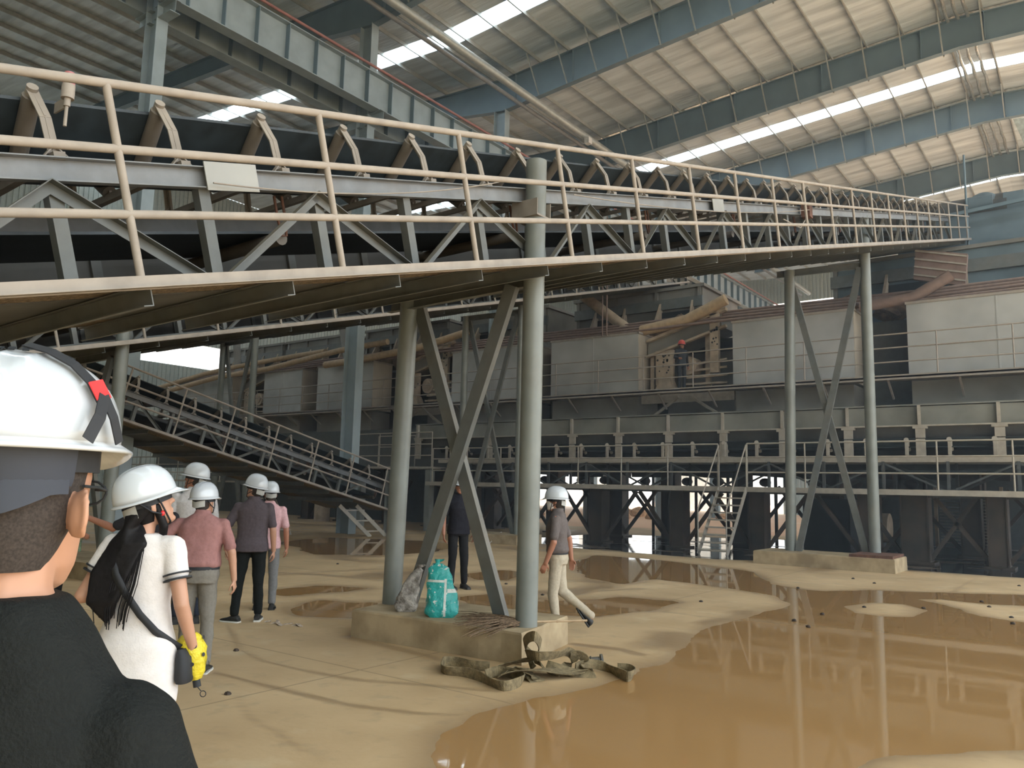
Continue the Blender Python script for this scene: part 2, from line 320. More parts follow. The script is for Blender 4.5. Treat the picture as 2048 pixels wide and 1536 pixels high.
# ------------------------------------------------------------------ roof, walls
ZV, XV, SL, XR = 20.2, -20.9, 0.062, -3.8
def roofz(x): return ZV+SL*(x-XV) if XV <= x <= XR else (ZV+SL*(XV-x) if x < XV else ZV+SL*(XR-XV)-SL*(x-XR))
def roof_mat():
    m = bpy.data.materials.new('foil_insulation'); m.use_nodes = True; nt = m.node_tree; N = nt.nodes; L = nt.links; b = N['Principled BSDF']
    b.inputs['Metallic'].default_value = .0; b.inputs['Roughness'].default_value = .4
    g = N.new('ShaderNodeNewGeometry'); mp = N.new('ShaderNodeMapping'); mp.inputs['Scale'].default_value = (.25, 2.2, 1); L.new(g.outputs['Position'], mp.inputs[0])
    n = N.new('ShaderNodeTexNoise'); n.inputs['Scale'].default_value = 1.0; n.inputs['Detail'].default_value = 5; L.new(mp.outputs[0], n.inputs['Vector'])
    r = N.new('ShaderNodeValToRGB'); r.color_ramp.elements[0].position = .35; r.color_ramp.elements[0].color = (.43, .50, .54, 1); r.color_ramp.elements[1].position = .62; r.color_ramp.elements[1].color = (.68, .77, .82, 1)
    L.new(n.outputs['Fac'], r.inputs[0]); L.new(r.outputs[0], b.inputs['Base Color'])
    n2 = N.new('ShaderNodeTexNoise'); n2.inputs['Scale'].default_value = 2.5; n2.inputs['Detail'].default_value = 3; L.new(mp.outputs[0], n2.inputs['Vector'])
    bp = N.new('ShaderNodeBump'); bp.inputs['Strength'].default_value = .8; bp.inputs['Distance'].default_value = .08; L.new(n2.outputs['Fac'], bp.inputs['Height']); L.new(bp.outputs[0], b.inputs['Normal'])
    return m
M['roof'] = roof_mat()
M['foil'] = mat('bright_foil', (0.62, 0.61, 0.56), 0.25, metal=0.8, noise=0.2, nscale=8, bump=1.0, bscale=3)
YS = [(-8, 23.2-16), (23.2-16+1, 22.8), (23.8, 39.6), (40.6, 54.7), (55.7, 70)]
YS = [(-14, -3.5), (-2.5, 6.8), (7.8, 22.8), (23.8, 39.6), (40.6, 54.7), (55.7, 68)]  # first gap: unseen skylight behind the camera, added for light from above
def roofstrip(b, y0, y1, x0, x1, dz=0.0):
    xs = [x0]+[x for x in (XV, XR) if x0 < x < x1]+[x1]
    for a, c in zip(xs[:-1], xs[1:]):
        za, zc = roofz(a+1e-6 if a == XV else a)+dz, roofz(c)+dz
        b.hexa([(a, y0, za), (c, y0, zc), (c, y1, zc), (a, y1, za)], [(a, y0, za+.08), (c, y0, zc+.08), (c, y1, zc+.08), (a, y1, za+.08)])
b = MB()
for y0, y1 in YS: roofstrip(b, y0, y1, -50, 18)
struct('ceiling', b, 'roof')
def sky_mat():
    m = bpy.data.materials.new('skylight_panel'); m.use_nodes = True; N = m.node_tree.nodes; L = m.node_tree.links; N.clear()
    o = N.new('ShaderNodeOutputMaterial'); t = N.new('ShaderNodeBsdfTranslucent'); t.inputs[0].default_value = (.90, .93, .95, 1); L.new(t.outputs[0], o.inputs[0]); return m
M['sky'] = sky_mat()
k = 1
for (a, y0), (y1, c) in zip(YS[:-1], YS[1:]):
    b = MB()
    for x0, x1 in ((-50, XV), (XV, XR), (XR, 18)):
        b.add([(x0, y0, roofz(x0)+.02), (x1, y0, roofz(x1)+.02), (x1, y1, roofz(x1)+.02), (x0, y1, roofz(x0)+.02)], [(0, 1, 2, 3)])
    struct('window_%d' % k, b, 'sky'); k += 1  # the first is the unseen skylight added behind the camera
# bright foil band beside each rafter
RY = [10.9, 18.9, 27.0, 35.0, 43.0, 51.0, 59.0]
b = MB()
for y in RY[3:]: roofstrip(b, y+.05, y+1.1, XV+.3, 14, -.03)
struct('trim_1', b, 'foil')
# corrugated walls
def corrugated(name, p0, p1, z0, z1, n=None):
    p0 = V((*p0, 0)); p1 = V((*p1, 0)); d = p1-p0; L_ = d.length; d.normalize(); nn = V((-d.y, d.x, 0)); k = int(L_/.3); pts = []
    for i in range(k):
        for t, o in ((0, 0), (.55, 0), (.65, .05), (.9, .05)): pts.append(p0+d*((i+t)*.3)+nn*o)
    pts.append(p1); b = MB(); b.ribbon([p+V((0, 0, z0)) for p in pts], [p+V((0, 0, z1)) for p in pts], False); return struct(name, b, 'wallsheet')
corrugated('wall_left', (-50, -14), (-50, 68), 0, 9.4)
corrugated('wall_left_upper', (-50, -14), (-50, 68), 11.0, 22)
corrugated('wall_back', (-50, 68), (14, 68), 4.6, 17.2)
corrugated('wall_back_lower', (-22, 68), (14, 68), 0, 4.6)
corrugated('wall_back_upper', (-50, 68), (14, 68), 18.0, 21.5)
for i, (x0, x1, x, z0, z1) in enumerate(((-50.0, -50.0, 0, 9.4, 11.0), (-50, 14, 1, 17.2, 18.0))):
    b = MB()
    if i == 0: b.add([(-50, -8, z0), (-50, 68, z0), (-50, 68, z1), (-50, -8, z1)], [(0, 1, 2, 3)])
    else: b.add([(-50, 68, z0), (14, 68, z0), (14, 68, z1), (-50, 68, z1)], [(0, 1, 2, 3)])
    struct('window_%d' % (6+i), b, 'sky')
corrugated('wall_front_unseen', (-50, -14), (18, -14), 0, 22)  # unseen wall behind the camera, added to cut frontal light
# purlins
def zprof(p0, p1): b = MB(); b.sweep(p0, p1, [(-.06, .1), (.005, .1), (.005, -.1), (.06, -.1), (.06, -.09), (.012, -.09), (.012, .108), (-.06, .108)]); return b
for i in range(-15, 24):
    x = XV+.55+1.45*i if i >= 0 else XV-.55+1.45*(i+1)
    if x < -42 or x > 12: continue
    z = roofz(x)-.11
    solo('roof_purlin', zprof((x, -6, z), (x, 67.5, z)), 'purlin', 'galvanised purlin running under the roof sheets %s' % ('left of the crane girders' if i < 0 else 'right of the crane girders'), 'purlin', 'roof purlins left of the crane girders' if i < 0 else 'roof purlins right of the crane girders')
# rafters: tapered welded I sections
ORD = ['nearest to the camera', 'second from the camera, over the red rail', 'third from the camera, on the middle column', 'fourth from the camera, just before a skylight strip', 'fifth from the camera', 'sixth from the camera', 'farthest from the camera']
def tap(b, xa, xb, y, za0, zb0, za1, zb1, w=.28):
    t = .03
    for z0a, z1a, z0b, z1b, ww in ((za0, za0+t, zb0, zb0+t, w), (za1-t, za1, zb1-t, zb1, w), (za0, za1, zb0, zb1, .014)):
        b.hexa([(xa, y-ww/2, z0a), (xb, y-ww/2, z0b), (xb, y+ww/2, z0b), (xa, y+ww/2, z0a)], [(xa, y-ww/2, z1a), (xb, y-ww/2, z1b), (xb, y+ww/2, z1b), (xa, y+ww/2, z1a)])
for n, y in enumerate(RY):
    r = thing('roof_rafter', 'grey roof rafter on the right span, %s' % ORD[n], 'rafter', (XV, y, 18.5))
    b = MB(); tap(b, -20.9, -14, y, 18.45, 18.98, roofz(XV)-.22, roofz(-14)-.22); tap(b, -14, XR, y, 18.98, 19.75, roofz(-14)-.22, roofz(XR)-.22); tap(b, XR, 13, y, 19.75, 19.1, roofz(XR)-.22, roofz(13)-.22)
    wput('girder_body', b, 'bstruct', r)
    for x in (-20.2, -17.2, -13.2, -9.2, -5.2, -2.9):
        b = MB(); b.box(x-.01, x+.01, y-.13, y+.13, 18.55+(x+20.9)*.07, roofz(x)-.25); wput('stiffener', b, 'bstruct', r)
    for x in [XV+.55+1.45*i for i in range(1, 13)]:
        b = MB(); z = roofz(x)-.2
        for s_ in (-1, 1): b.beam((x, y+s_*1.1, z), (x, y+s_*.12, 18.5+(x+20.9)*.068), .05, .05)
        wput('knee_brace', b, 'purlin', r)
    if n > 4: continue
    r = thing('roof_rafter', 'grey roof rafter on the left span, %s' % ORD[n], 'rafter', (XV, y, 18.5))
    b = MB(); tap(b, -28, XV, y, 19.55, 18.45, roofz(-28)-.22, roofz(XV)-.22); tap(b, -45, -28, y, 20.8, 19.55, roofz(-45)-.22, roofz(-28)-.22); wput('girder_body', b, 'bstruct', r)
# columns
CL = ['nearest steel building column, cut by the top edge', 'second steel building column, standing behind the descending conveyor', 'third steel building column, seen between the braces of the front trestle', 'fourth steel building column, far behind the front trestle', 'fifth steel building column', 'farthest steel building column of the row']
for n, y in enumerate(RY[:6]):
    r = thing('building_column', CL[n], 'column', (-21, y, 0))
    b = MB(); b.ibeam((-21, y, 0), (-21, y, 18.5), .62, .34, .03, .014, up=(1, 0, 0)); wput('shaft', b, 'girder', r)
    b = MB(); b.ibeam((-20.9, y, 14.75), (-20.05, y, 14.75), .4, .3); b.ibeam((-21.1, y, 14.75), (-21.95, y, 14.75), .4, .3); wput('bracket', b, 'girder', r)
# crane girders
for sx, lb in ((-20.35, 'pale grey crane girder carrying the red conductor rail'), (-21.7, 'dark crane girder on the far side of the columns')):
    r = thing('crane_girder', lb, 'girder', (sx, 5, 15))
    b = MB(); b.ibeam((sx, -4, 15.62), (sx, 66, 15.62), 1.3, .42, .03, .016); wput('girder_body', b, 'girder', r)
    b = MB(); b.beam((sx, -4, 16.33), (sx, 66, 16.33), .08, .12); wput('crane_rail', b, 'steel', r)
    for i in range(56):
        y = 2.2+i*1.145
        b = MB(); b.box(sx-.2, sx+.2, y-.012, y+.012, 14.99, 16.24); wput('stiffener', b, 'bstruct', r)
b = MB(); b.tube((-20.1, -4, 16.42), (-20.1, 66, 16.42), .05, 10)
solo('conductor_rail', b, 'redrail', 'thin dusty red conductor rail along the top of the crane girder', 'rail')
# round duct and small pipe under the eaves
b = MB(); b.tube((-18.9, -2, 18.3), (-18.9, 66, 18.1), .17, 16); solo('roof_pipe', b, 'purlin', 'thick pale round pipe slung under the rafters', 'pipe')
b = MB(); b.tube((-19.5, -2, 18.25), (-19.5, 66, 18.05), .09, 10); solo('roof_pipe', b, 'stringer', 'thinner grey pipe beside the thick pale roof pipe', 'pipe')
b = MB(); b.box(-18.8, -18.55, 30.5, 30.8, 17.75, 18.05); solo('floodlight', b, 'white_paint', 'small white lamp housing fixed to the thick roof pipe', 'lamp')
# ridge foil drapes
for i, y in enumerate((35, 43, 51)):
    for j in range(3):
        x = XR-.35+.35*j; pts = [(x+.02*math.sin(k_*1.7+j), y-8+.25+k_*.5, roofz(x)-.32-.03*math.sin(k_*.9+j)) for k_ in range(16)]
        b = MB(); b.path(pts, [.07+.01*math.sin(k_*2.1+j) for k_ in range(16)], 8)
        solo('foil_duct', b, 'foil', 'crumpled silver foil roll hanging at the roof ridge', 'foil roll', 'silver foil rolls at the ridge')
# ------------------------------------------------------------------ belt conveyors, built in a tilted frame (u right, s along, n up)
def conveyor(label, O, dx, slope, zdeck, s0, s1, near=True, rail='rail', k=1.0, idl=True, far_rail=False, group=None, post0=-4.5, node0=-4.65, idl0=-3.72, plate_top=.62, posts_rng=None, mats=('stringer', 'steel')):
    r = thing('belt_conveyor', label, 'conveyor', (O[0], O[1], zdeck), group)
    r.rotation_euler = (math.atan(slope), 0, -math.atan(dx))
    ms, md = mats
    L_ = s1-s0
    def P(name, b, m, mt=None): return put(name, b, m, r, mt)
    T = lambda s: Matrix.Translation((0, s, 0))
    # belt
    prof = [(-1.64, 1.27), (-1.24, .95), (-.78, .95), (-.38, 1.27)]
    b = MB(); t = .02
    for (a, h), (c, g) in zip(prof[:-1], prof[1:]): b.hexa([(a, s0, h-t), (c, s0, g-t), (c, s1, g-t), (a, s1, h-t)], [(a, s0, h), (c, s0, g), (c, s1, g), (a, s1, h)])
    P('carrying_belt', b, 'belt')
    b = MB(); b.box(-1.6, -.42, s0, s1, .42, .44); P('return_belt', b, 'belt')
    for u, sd in ((-.13, 1), (-1.89, -1)):
        b = MB(); b.chan((u, s0, .755), (u, s1, .755), .15, .07, .008, side=sd); P('stringer', b, ms)
        b = MB(); b.angle((u, s0, 0), (u, s1, 0), .07); P('lower_chord', b, md)
    b = MB(); b.box(-1.93, -1.915, s0, s1, 0, plate_top); P('side_plate', b, 'plate')
    b = MB(); b.box(-1.9, -.12, s0, s1, -.035, -.02); P('bottom_plate', b, 'plate')
    b = MB(); b.box(-.1, .5, s0, s1, -.03, -.015); P('walkway_grating', b, 'grating')
    b = MB(); b.box(-2.65, -1.95, s0, s1, -.03, -.015); P('walkway_grating', b, 'grating')
    if near:
        b = MB(); b.angle((.52, s0, -.06), (.52, s1, -.06), .075, up=(0, 0, 1)); b.box(.5, .52, s0, s1, -.065, .015); P('edge_angle', b, rail)
        for n in (1.11, .74, .37):
            b = MB(); b.tube((.5, s0, n*k), (.5, s1, n*k), .026, 10); P('handrail', b, rail)
        pm = MB().tube((.5, 0, 0), (.5, 0, 1.11*k), .024, 10).mesh('post'); i = math.ceil((s0-post0)/1.5); 
        while post0+1.5*i < s1: P('handrail_post', pm, rail, T(post0+1.5*i)); i += 1
    if far_rail:
        for n in (1.11, .74):
            b = MB(); b.tube((-2.6, s0, n), (-2.6, s1, n), .024, 8); P('handrail', b, rail)
        pm = MB().tube((-2.6, 0, 0), (-2.6, 0, 1.11), .022, 8).mesh('post'); i = math.ceil((s0-post0)/1.5)
        while post0+1.5*i < s1: P('handrail_post', pm, rail, T(post0+1.5*i)); i += 1
    # truss
    v = MB(); d1 = MB(); d2 = MB(); fv = MB(); cb = MB()
    v.angle((-.12, 0, 0), (-.12, 0, .69), .085, up=(0, 1, 0)); vm = v.mesh('truss_post')
    d1.angle((-.10, 0, .69), (-.10, 1, .02), .07, up=(1, 0, 0)); dm1 = d1.mesh('truss_diagonal')
    d2.angle((-.10, 0, .02), (-.10, 1, .69), .07, up=(1, 0, 0)); dm2 = d2.mesh('truss_diagonal')
    fv.angle((-1.88, 0, 0), (-1.88, 0, .69), .085, up=(0, 1, 0)); fm = fv.mesh('truss_post')
    cb.chan((-2.66, 0, -.10), (.5, 0, -.10), .12, .06, .007); cm = cb.mesh('cross_beam')
    i = math.ceil((s0-node0)); 
    while node0+i < s1-1:
        s = node0+i; P('truss_post', vm, md, T(s)); P('truss_diagonal', dm1 if i % 2 == 0 else dm2, md, T(s)); P('far_truss_post', fm, md, T(s)); P('cross_beam', cm, md, T(s+.2)); i += 1
    # idlers
    if idl:
        a = MB(); a.tube((-.80, 0, .885), (-.33, 0, 1.265), .055, 12); ra = a.mesh('wing_roller')
        a = MB(); a.tube((-1.22, 0, .885), (-1.69, 0, 1.265), .055, 12); rb = a.mesh('wing_roller')
        a = MB(); a.tube((-1.2, 0, .875), (-.82, 0, .875), .055, 12); rc = a.mesh('centre_roller')
        f = MB(); f.beam((-1.9, 0, .845), (-.1, 0, .845), .07, .05)
        for q in (0, 1):
            X = (lambda u: u) if q == 0 else (lambda u: -2.02-u)
            f.beam((X(-.17), 0, .83), (X(-.20), 0, 1.10), .07, .010, up=(1, 0, 0)); f.beam((X(-.20), 0, 1.10), (X(-.31), 0, 1.30), .07, .010, up=(1, 0, 0)); f.beam((X(-.185), 0, .83), (X(-.215), 0, 1.10), .010, .045, up=(1, 0, 0)); f.beam((X(-.215), 0, 1.10), (X(-.325), 0, 1.29), .010, .045, up=(1, 0, 0))
            f.beam((X(-.17), .09, .83), (X(-.17), 0, .92), .05, .008); f.beam((X(-.17), -.09, .83), (X(-.17), 0, .92), .05, .008); f.tube((X(-.345), 0, 1.275), (X(-.29), 0, 1.315), .035, 10)
            f.beam((X(-.80), 0, .85), (X(-.80), 0, .90), .04, .02)
        fm_ = f.mesh('idler_frame')
        n = 0; s = idl0+.83*math.ceil((s0-idl0)/.83)
        while s < s1 and n < 60:
            o = P('idler', fm_, 'idler', T(s)); put('wing_roller', ra, 'roller', o)
            if n < 20: put('wing_roller', rb, 'roller', o)
            s += .83; n += 1
        s = s0+.6
        rr = MB(); rr.tube((-1.75, 0, .36), (-.28, 0, .36), .055, 12); rm = rr.mesh('return_roller')
        hk = MB(); hk.path([(-.24, -.035, .68), (-.24, -.035, .50), (-.24, -.02, .37), (-.24, .02, .37), (-.24, .035, .50), (-.24, .035, .68)], .012, 6); hm = hk.mesh('hanger')
        while s < s1: o = P('return_roller', rm, 'roller', T(s)); put('hanger', hm, 'rust', o); s += 3.0
    return r
conv_main = conveyor('nearest belt conveyor, rising from upper left to the right with dusty handrails', (-4.73, 6.68), .04, .272, 3.98, -9.5, 24.6)
conv_mid = conveyor('second rising belt conveyor, lower and behind the nearest one, with a pale edge angle', (-14.2, 7.1), 0.0, .27, 4.08, -10, 24.5, group=None, rail='rail', post0=-4.2)
conv_back = conveyor('third rising belt conveyor, far behind at left above the descending conveyor', (-24.2, 7.6), 0.0, .27, 4.35, -6, 22, idl=False, rail='railfar', node0=-4.65)
conv_low = conveyor('descending belt conveyor at left, running down to the right behind the group of people', (-19.4, 18.69), 0.0, -.245, .93, -15.5, .25, rail='rail', k=1.13, post0=-.3, node0=-.65, idl0=-.4, plate_top=.3)
# cover plate, signal lamp, cable and brackets hung on the main conveyor
q = MB(); q.box(-.055, -.045, -3.62, -3.2, .66, .86); put('splice_plate', q, 'bin', conv_main)
q = MB(); q.box(-.055, -.045, 4.9, 5.3, .66, .86); put('splice_plate', q, 'bin', conv_main)
r = thing('warning_beacon', 'small beacon with pink lens on a bracket at the conveyor belt edge, upper left', 'beacon', (0, 0, 0))
mw = conv_main.matrix_basis if False else Matrix.Translation(conv_main.location) @ conv_main.rotation_euler.to_matrix().to_4x4()
bp = mw @ V((-.16, -4.42, 1.20))
r.location = bp
b = MB(); b.tube((0, 0, .02), (0, 0, .11), .038, 16); put('housing', b, 'rail', r)
b = MB(); b.tube((0, 0, .11), (0, 0, .19), .036, 16, .030); put('lens', b, mat('pink_lens', (.42, .16, .17), .35), r)
b = MB(); b.tube((0, 0, -.03), (0, 0, .02), .02, 10); b.tube((0, 0, -.16), (0, 0, -.03), .011, 8); put('stem', b, 'rail', r)
b = MB(); b.beam((-.16, 0, .0), (0, 0, .0), .012, .07, up=(0, 0, 1)); put('bracket', b, 'rail', r)
b = MB(); p0, p1 = mw @ V((.0, -3.6, .70)), mw @ V((-.02, -.35, .86)); b.path([p0.lerp(p1, t)-V((0, 0, .10*4*t*(1-t))) for t in [i/12 for i in range(13)]], .006, 6)
solo('power_cable', b, 'rail', 'thin drooping cable along the side beam of the nearest conveyor', 'cable')
b = MB(); p0, p1 = mw @ V((-.02, 1.0, .78)), mw @ V((.1, 9.0, .74)); b.path([p0.lerp(p1, t)-V((0, 0, .12*4*t*(1-t))) for t in [i/12 for i in range(13)]], .007, 6)
solo('power_cable', b, 'rail', 'thin cable drooping right of the front column top', 'cable')
r = thing('pull_switch', 'small rusty switch box hung on the nearest conveyor, right of the front column', 'switch', mw @ V((.02, 9.1, .72)))
b = MB(); b.box(-.08, .08, -.1, .1, -.12, .12); put('housing', b, 'rust', r)
b = MB(); b.path([(0, 0, -.1), (.05, -.6, -.5), (.05, -1.6, -.62)], .01, 6); put('lead', b, 'rail', r)
# head drive of the main conveyor
# ------------------------------------------------------------------ trestles
def trestle(label, plabel, near, far_, zb, zn, zf, pr, plinth=None, rn=.11, twist=0, tops=None, ext=0, group=None, brace=True, col='pipecol', rustpad=False):
    n = V((*near, zb)); f = V((*far_, zb)); r = thing('support_trestle', label, 'trestle', tuple((n+f)/2), group)
    for p, z, dx_ in ((n, zn, ext), (f, zf, 0)):
        b = MB(); b.tube(p, (p.x+(tops[0] if p is n and tops else (tops[1] if tops else 0)), p.y, z), rn, 28); o = wput('column', b, col, r)
    if brace:
        top = min(zn, zf)-.12; L_ = (n-f).length; ins_ = zn < 6
        for a, c in ((n, f), (f, n)):
            s = 1 if c.x > a.x else -1
            off = .06 if a is n else -.06
            ins = .34 if L_ > 1.9 and zn < 6 and rn == .11 and ins_ else .20
            b = MB(); b.beam((a.x+s*ins, a.y+off, zb+.0), (c.x-s*(.22 if ins_ else .10), c.y+off, top), .15, .07, up=(0, 1, 0)); wput('brace', b, 'steel', r)
        b = MB(); b.chan((f.x-.2, f.y, top+.05), (n.x+.1, n.y, top+.05), .16, .07); wput('cross_beam', b, 'steel', r)
    return r
def plinth(label, pts, h, m='concrete'):
    b = MB(); P = [V(p) for p in pts]; n = len(P); rings = []
    c = sum(P, V((0, 0, 0)))/n
    for z, k in ((-.03, 1.0), (h-.02, .995), (h, .985)): rings.append([(c.x+(p.x-c.x)*k, c.y+(p.y-c.y)*k, z) for p in P])
    b.loft(rings, smooth=False); return solo('concrete_plinth', b, m, label, 'plinth')
c1, c2, c3_ = onz(703, 1275), onz(1043, 1333), onz(1137, 1289)
c4 = c3_+(c1-c2)
def dense(a, b, n, amp): return [a.lerp(b, i/n)+V((random.uniform(-amp, amp), random.uniform(-amp, amp), 0)) for i in range(n)]
pl = dense(c1, c2, 9, .012)+dense(c2, c3_, 5, .012)+dense(c3_, c4, 9, .012)+dense(c4, c1, 5, .012)
plinth('rough concrete plinth under the front trestle, carrying two bags and a broom', pl, .30)
trestle('front trestle of two round columns and crossed braces under the nearest conveyor', '', (-4.73, 6.68), (-6.76, 6.84), .30, 5.12, 3.90, None, rn=.11, tops=(.02, .10))
tr1 = bpy.data.objects['support_trestle']
b = MB(); b.box(-4.93, -4.60, 6.55, 6.80, 4.48, 4.50); b.box(-4.93, -4.60, 6.55, 6.56, 4.5, 4.66); b.box(-4.93, -4.60, 6.79, 6.80, 4.5, 4.66); wput('saddle_bracket', b, 'idler', tr1)
b = MB(); b.box(-4.635, -4.615, 6.62, 6.74, 5.05, 5.06); 
b = MB(); b.disc((-4.73+.095, 6.68-.068, 5.04), (.8, -.58, 0), .012, 10); wput('bolt_hole', b, 'black', tr1)
trestle('second trestle of the nearest conveyor, standing at right on a long concrete plinth', '', (-4.42, 20.1), (-6.28, 19.9), .31, 8.4, 7.25, None, rn=.125, tops=(.0, .12))
P2 = [onz(1547, 1135), onz(1778, 1151), onz(1790, 1147)]
e = (P2[1]-P2[0]).normalized(); nn = V((-e.y, e.x, 0)); A0 = P2[0]; B0 = P2[1]+e*.1
for nm in (0,):
    A0 = V((-6.95, 19.15, 0)); B0 = V((-3.80, 19.05, 0))
plinth('long pale concrete plinth under the second trestle at right', [A0, B0, B0+V((0, 1.3, 0)), A0+V((0, 1.3, 0))], .31)
b = MB(); b.box(-4.75, -3.85, 19.1, 20.3, .31, .37); solo('steel_pad', b, 'rust', 'rusty steel pad under the right column of the second trestle', 'pad')
trestle('left trestle under the second rising conveyor, beside the foreground man', '', (-13.92, 7.1), (-15.9, 7.2), .3, 4.95, 3.95, None, rn=.115)
b = MB(); b.loft([[(-16.3, 6.6, z), (-13.4, 6.6, z), (-13.4, 7.7, z), (-16.3, 7.7, z)] for z in (-.03, .29)], smooth=False); solo('concrete_plinth', b, 'concrete', 'concrete plinth under the column behind the foreground man', 'plinth')
trestle('middle trestle under the second rising conveyor, seen through the front trestle', '', (-14.5, 19.9), (-16.6, 19.7), .28, 7.35, 7.2, None, rn=.11)
b = MB(); b.loft([[(-17.1, 19.2, z), (-14.0, 19.2, z), (-14.0, 20.5, z), (-17.1, 20.5, z)] for z in (-.03, .28)], smooth=False); solo('concrete_plinth', b, 'concrete', 'low concrete plinth behind the front trestle, right of the man in black', 'plinth')
trestle('far trestle under the third conveyor, rising behind the descending conveyor', '', (-23.2, 16.4), (-25.2, 16.5), 0, 6.7, 6.6, None, rn=.11)
# ladder at the lower end of the descending conveyor
def steps(name, label, cat, p0, p1, w, n, m='rail', rails=True, ax=V((1, 0, 0))):
    r = thing(name, label, cat, tuple(p0)); p0 = V(p0); p1 = V(p1)
    for s in (-1, 1):
        o = ax*(w/2*s); b = MB(); b.beam(p0+o, p1+o, .03, .12); wput('stringer', b, m, r)
        if rails:
            up = V((0, 0, 1.2)); b = MB(); b.tube(p0+o+V((0, 0, .1)), p0+o+up*1.0, .02, 8); wput('handrail_post', b, m, r)
            b = MB(); b.tube(p0+o+up, p1+o+up, .02, 8); wput('handrail', b, m, r)
            b = MB(); b.tube(p1+o, p1+o+up, .02, 8); wput('handrail_post', b, m, r)
    for i in range(n):
        q = p0.lerp(p1, (i+.5)/n); b = MB(); d = (p1-p0); dd = V((d.x, d.y, 0)); dd = dd.normalized() if dd.length > .01 else V((0, 1, 0))
        b.hexa([q-ax*w/2-dd*.1, q+ax*w/2-dd*.1, q+ax*w/2+dd*.1, q-ax*w/2+dd*.1], [q+V((0, 0, .04))+a_ for a_ in (-ax*w/2-dd*.1, ax*w/2-dd*.1, ax*w/2+dd*.1, -ax*w/2+dd*.1)]); wput('tread', b, m, r)
    return r
steps('access_ladder', 'small ladder below the lower end of the descending conveyor', 'ladder', (-19.2, 18.7, 0), (-19.5, 17.6, 1.0), .55, 3, 'railfar', False, V((.4, .9, 0)).normalized())
steps('access_ladder', 'tilted ladder leaning in the shade under the descending conveyor', 'ladder', (-21.4, 16.6, 0), (-22.2, 16.4, 1.3), .5, 4, 'railfar', False, V((.3, .95, 0)).normalized())
b = MB(); b.ibeam((-19.0, 19.0, 0), (-19.0, 19.0, 2.15), .3, .3, up=(1, 0, 0)); solo('steel_post', b, 'pipecol', 'short grey steel post at the foot of the descending conveyor', 'post')
# ------------------------------------------------------------------ low horizontal conveyor under the screening line (runs along X)
def xz_rails(r, xs, Y, z0, zs, m='railfar', rr=.022, gap=None, posts=True, step=1.5):
    segs = [(xs[0], xs[1])] if not gap else [(xs[0], gap[0]), (gap[1], xs[1])]
    for a, c in segs:
        for z in zs: b = MB(); b.tube((a, Y, z), (c, Y, z), rr, 8); wput('handrail', b, m, r)
        if posts:
            n = max(1, round((c-a)/step))
            for i in range(n+1): x = a+(c-a)*i/n; b = MB(); b.tube((x, Y, z0), (x, Y, max(zs)), rr, 8); wput('handrail_post', b, m, r)
LY = 22.3
r = thing('low_conveyor', 'long level belt conveyor under the grey trough at right, with a railed walkway', 'conveyor', (-9, LY, 1.8))
X0, X1 = -20.2, 3
b = MB(); b.box(X0, X1, LY-.35, LY+.25, 1.74, 1.80); b.box(X0, X1, LY-.38, LY-.35, 1.70, 1.84); wput('walkway', b, 'railfar', r)
xz_rails(r, (X0+.3, X1), LY-.33, 1.8, (3.04, 2.66, 2.24), gap=(-8.95, -8.1))
for y in (LY+.3, LY+1.7):
    b = MB(); b.chan((X0, y, 2.62), (X1, y, 2.62), .16, .07, side=-1); wput('stringer', b, 'railfar', r)
    b = MB(); b.beam((X0, y, 1.72), (X1, y, 1.72), .1, .14); wput('lower_chord', b, 'steel_dark', r)
b = MB(); b.box(X0, X1, LY+.45, LY+1.55, 2.92, 2.95); b.hexa([(X0, LY+.32, 3.14), (X1, LY+.32, 3.14), (X1, LY+.5, 2.92), (X0, LY+.5, 2.92)], [(X0, LY+.32, 3.16), (X1, LY+.32, 3.16), (X1, LY+.5, 2.95), (X0, LY+.5, 2.95)]); wput('carrying_belt', b, 'belt', r)
b = MB(); b.box(X0, X1, LY+.45, LY+1.55, 2.30, 2.33); wput('return_belt', b, 'belt', r)
n = 0; x = X0+.4
while x < X1:
    b = MB(); b.beam((x, LY+.3, 2.72), (x, LY+.3, 3.08), .08, .05, up=(0, 1, 0)); b.box(x-.03, x+.03, LY+.3, LY+1.7, 2.70, 2.74); b.tube((x-.005, LY+.28, 3.12), (x-.005, LY+.42, 3.05), .06, 10); b.tube((x, LY+.36, 3.10), (x, LY+.6, 2.86), .05, 8); wput('idler', b, 'railfar', r)
    x += .98
for i in range(16):
    x = X0+.5+1.5*i
    for y in (LY+.3, LY+1.7):
        b = MB(); b.beam((x, y, 1.75), (x, y, 2.56), .07, .07); wput('truss_post', b, 'steel_dark', r)
        b = MB(); b.beam((x, y, 1.78 if i % 2 else 2.52), (x+1.5, y, 2.52 if i % 2 else 1.78), .06, .05); wput('truss_diagonal', b, 'steel_dark', r)
# pillars below and X braces
def pillar(x, y, w, z1, lab, m='dkcol', braces=()):
    r = thing('support_pillar', lab, 'pillar', (x, y, 0))
    b = MB(); b.box(x-w/2, x+w/2, y-.22, y+.22, 0, z1); b.box(x-w/2-.02, x-w/2+.015, y-.26, y+.26, 0, z1); b.box(x+w/2-.015, x+w/2+.02, y-.26, y+.26, 0, z1); wput('shaft', b, m, r)
    b = MB(); b.box(x-w/2-.12, x+w/2+.12, y-.35, y+.35, -.02, .05); wput('base_plate', b, m, r)
    for dx_, dz in braces:
        b = MB(); b.beam((x+math.copysign(w/2, dx_), y, .12), (x+dx_, y, dz), .10, .10); wput('brace', b, m, r)
    return r
fr_ = [(-18.6, .35), (-16.3, .35), (-13.3, .42), (-10.5, .40), (-8.05, .42), (-5.1, .45), (-4.0, .62), (-2.2, .4), (.2, .4)]
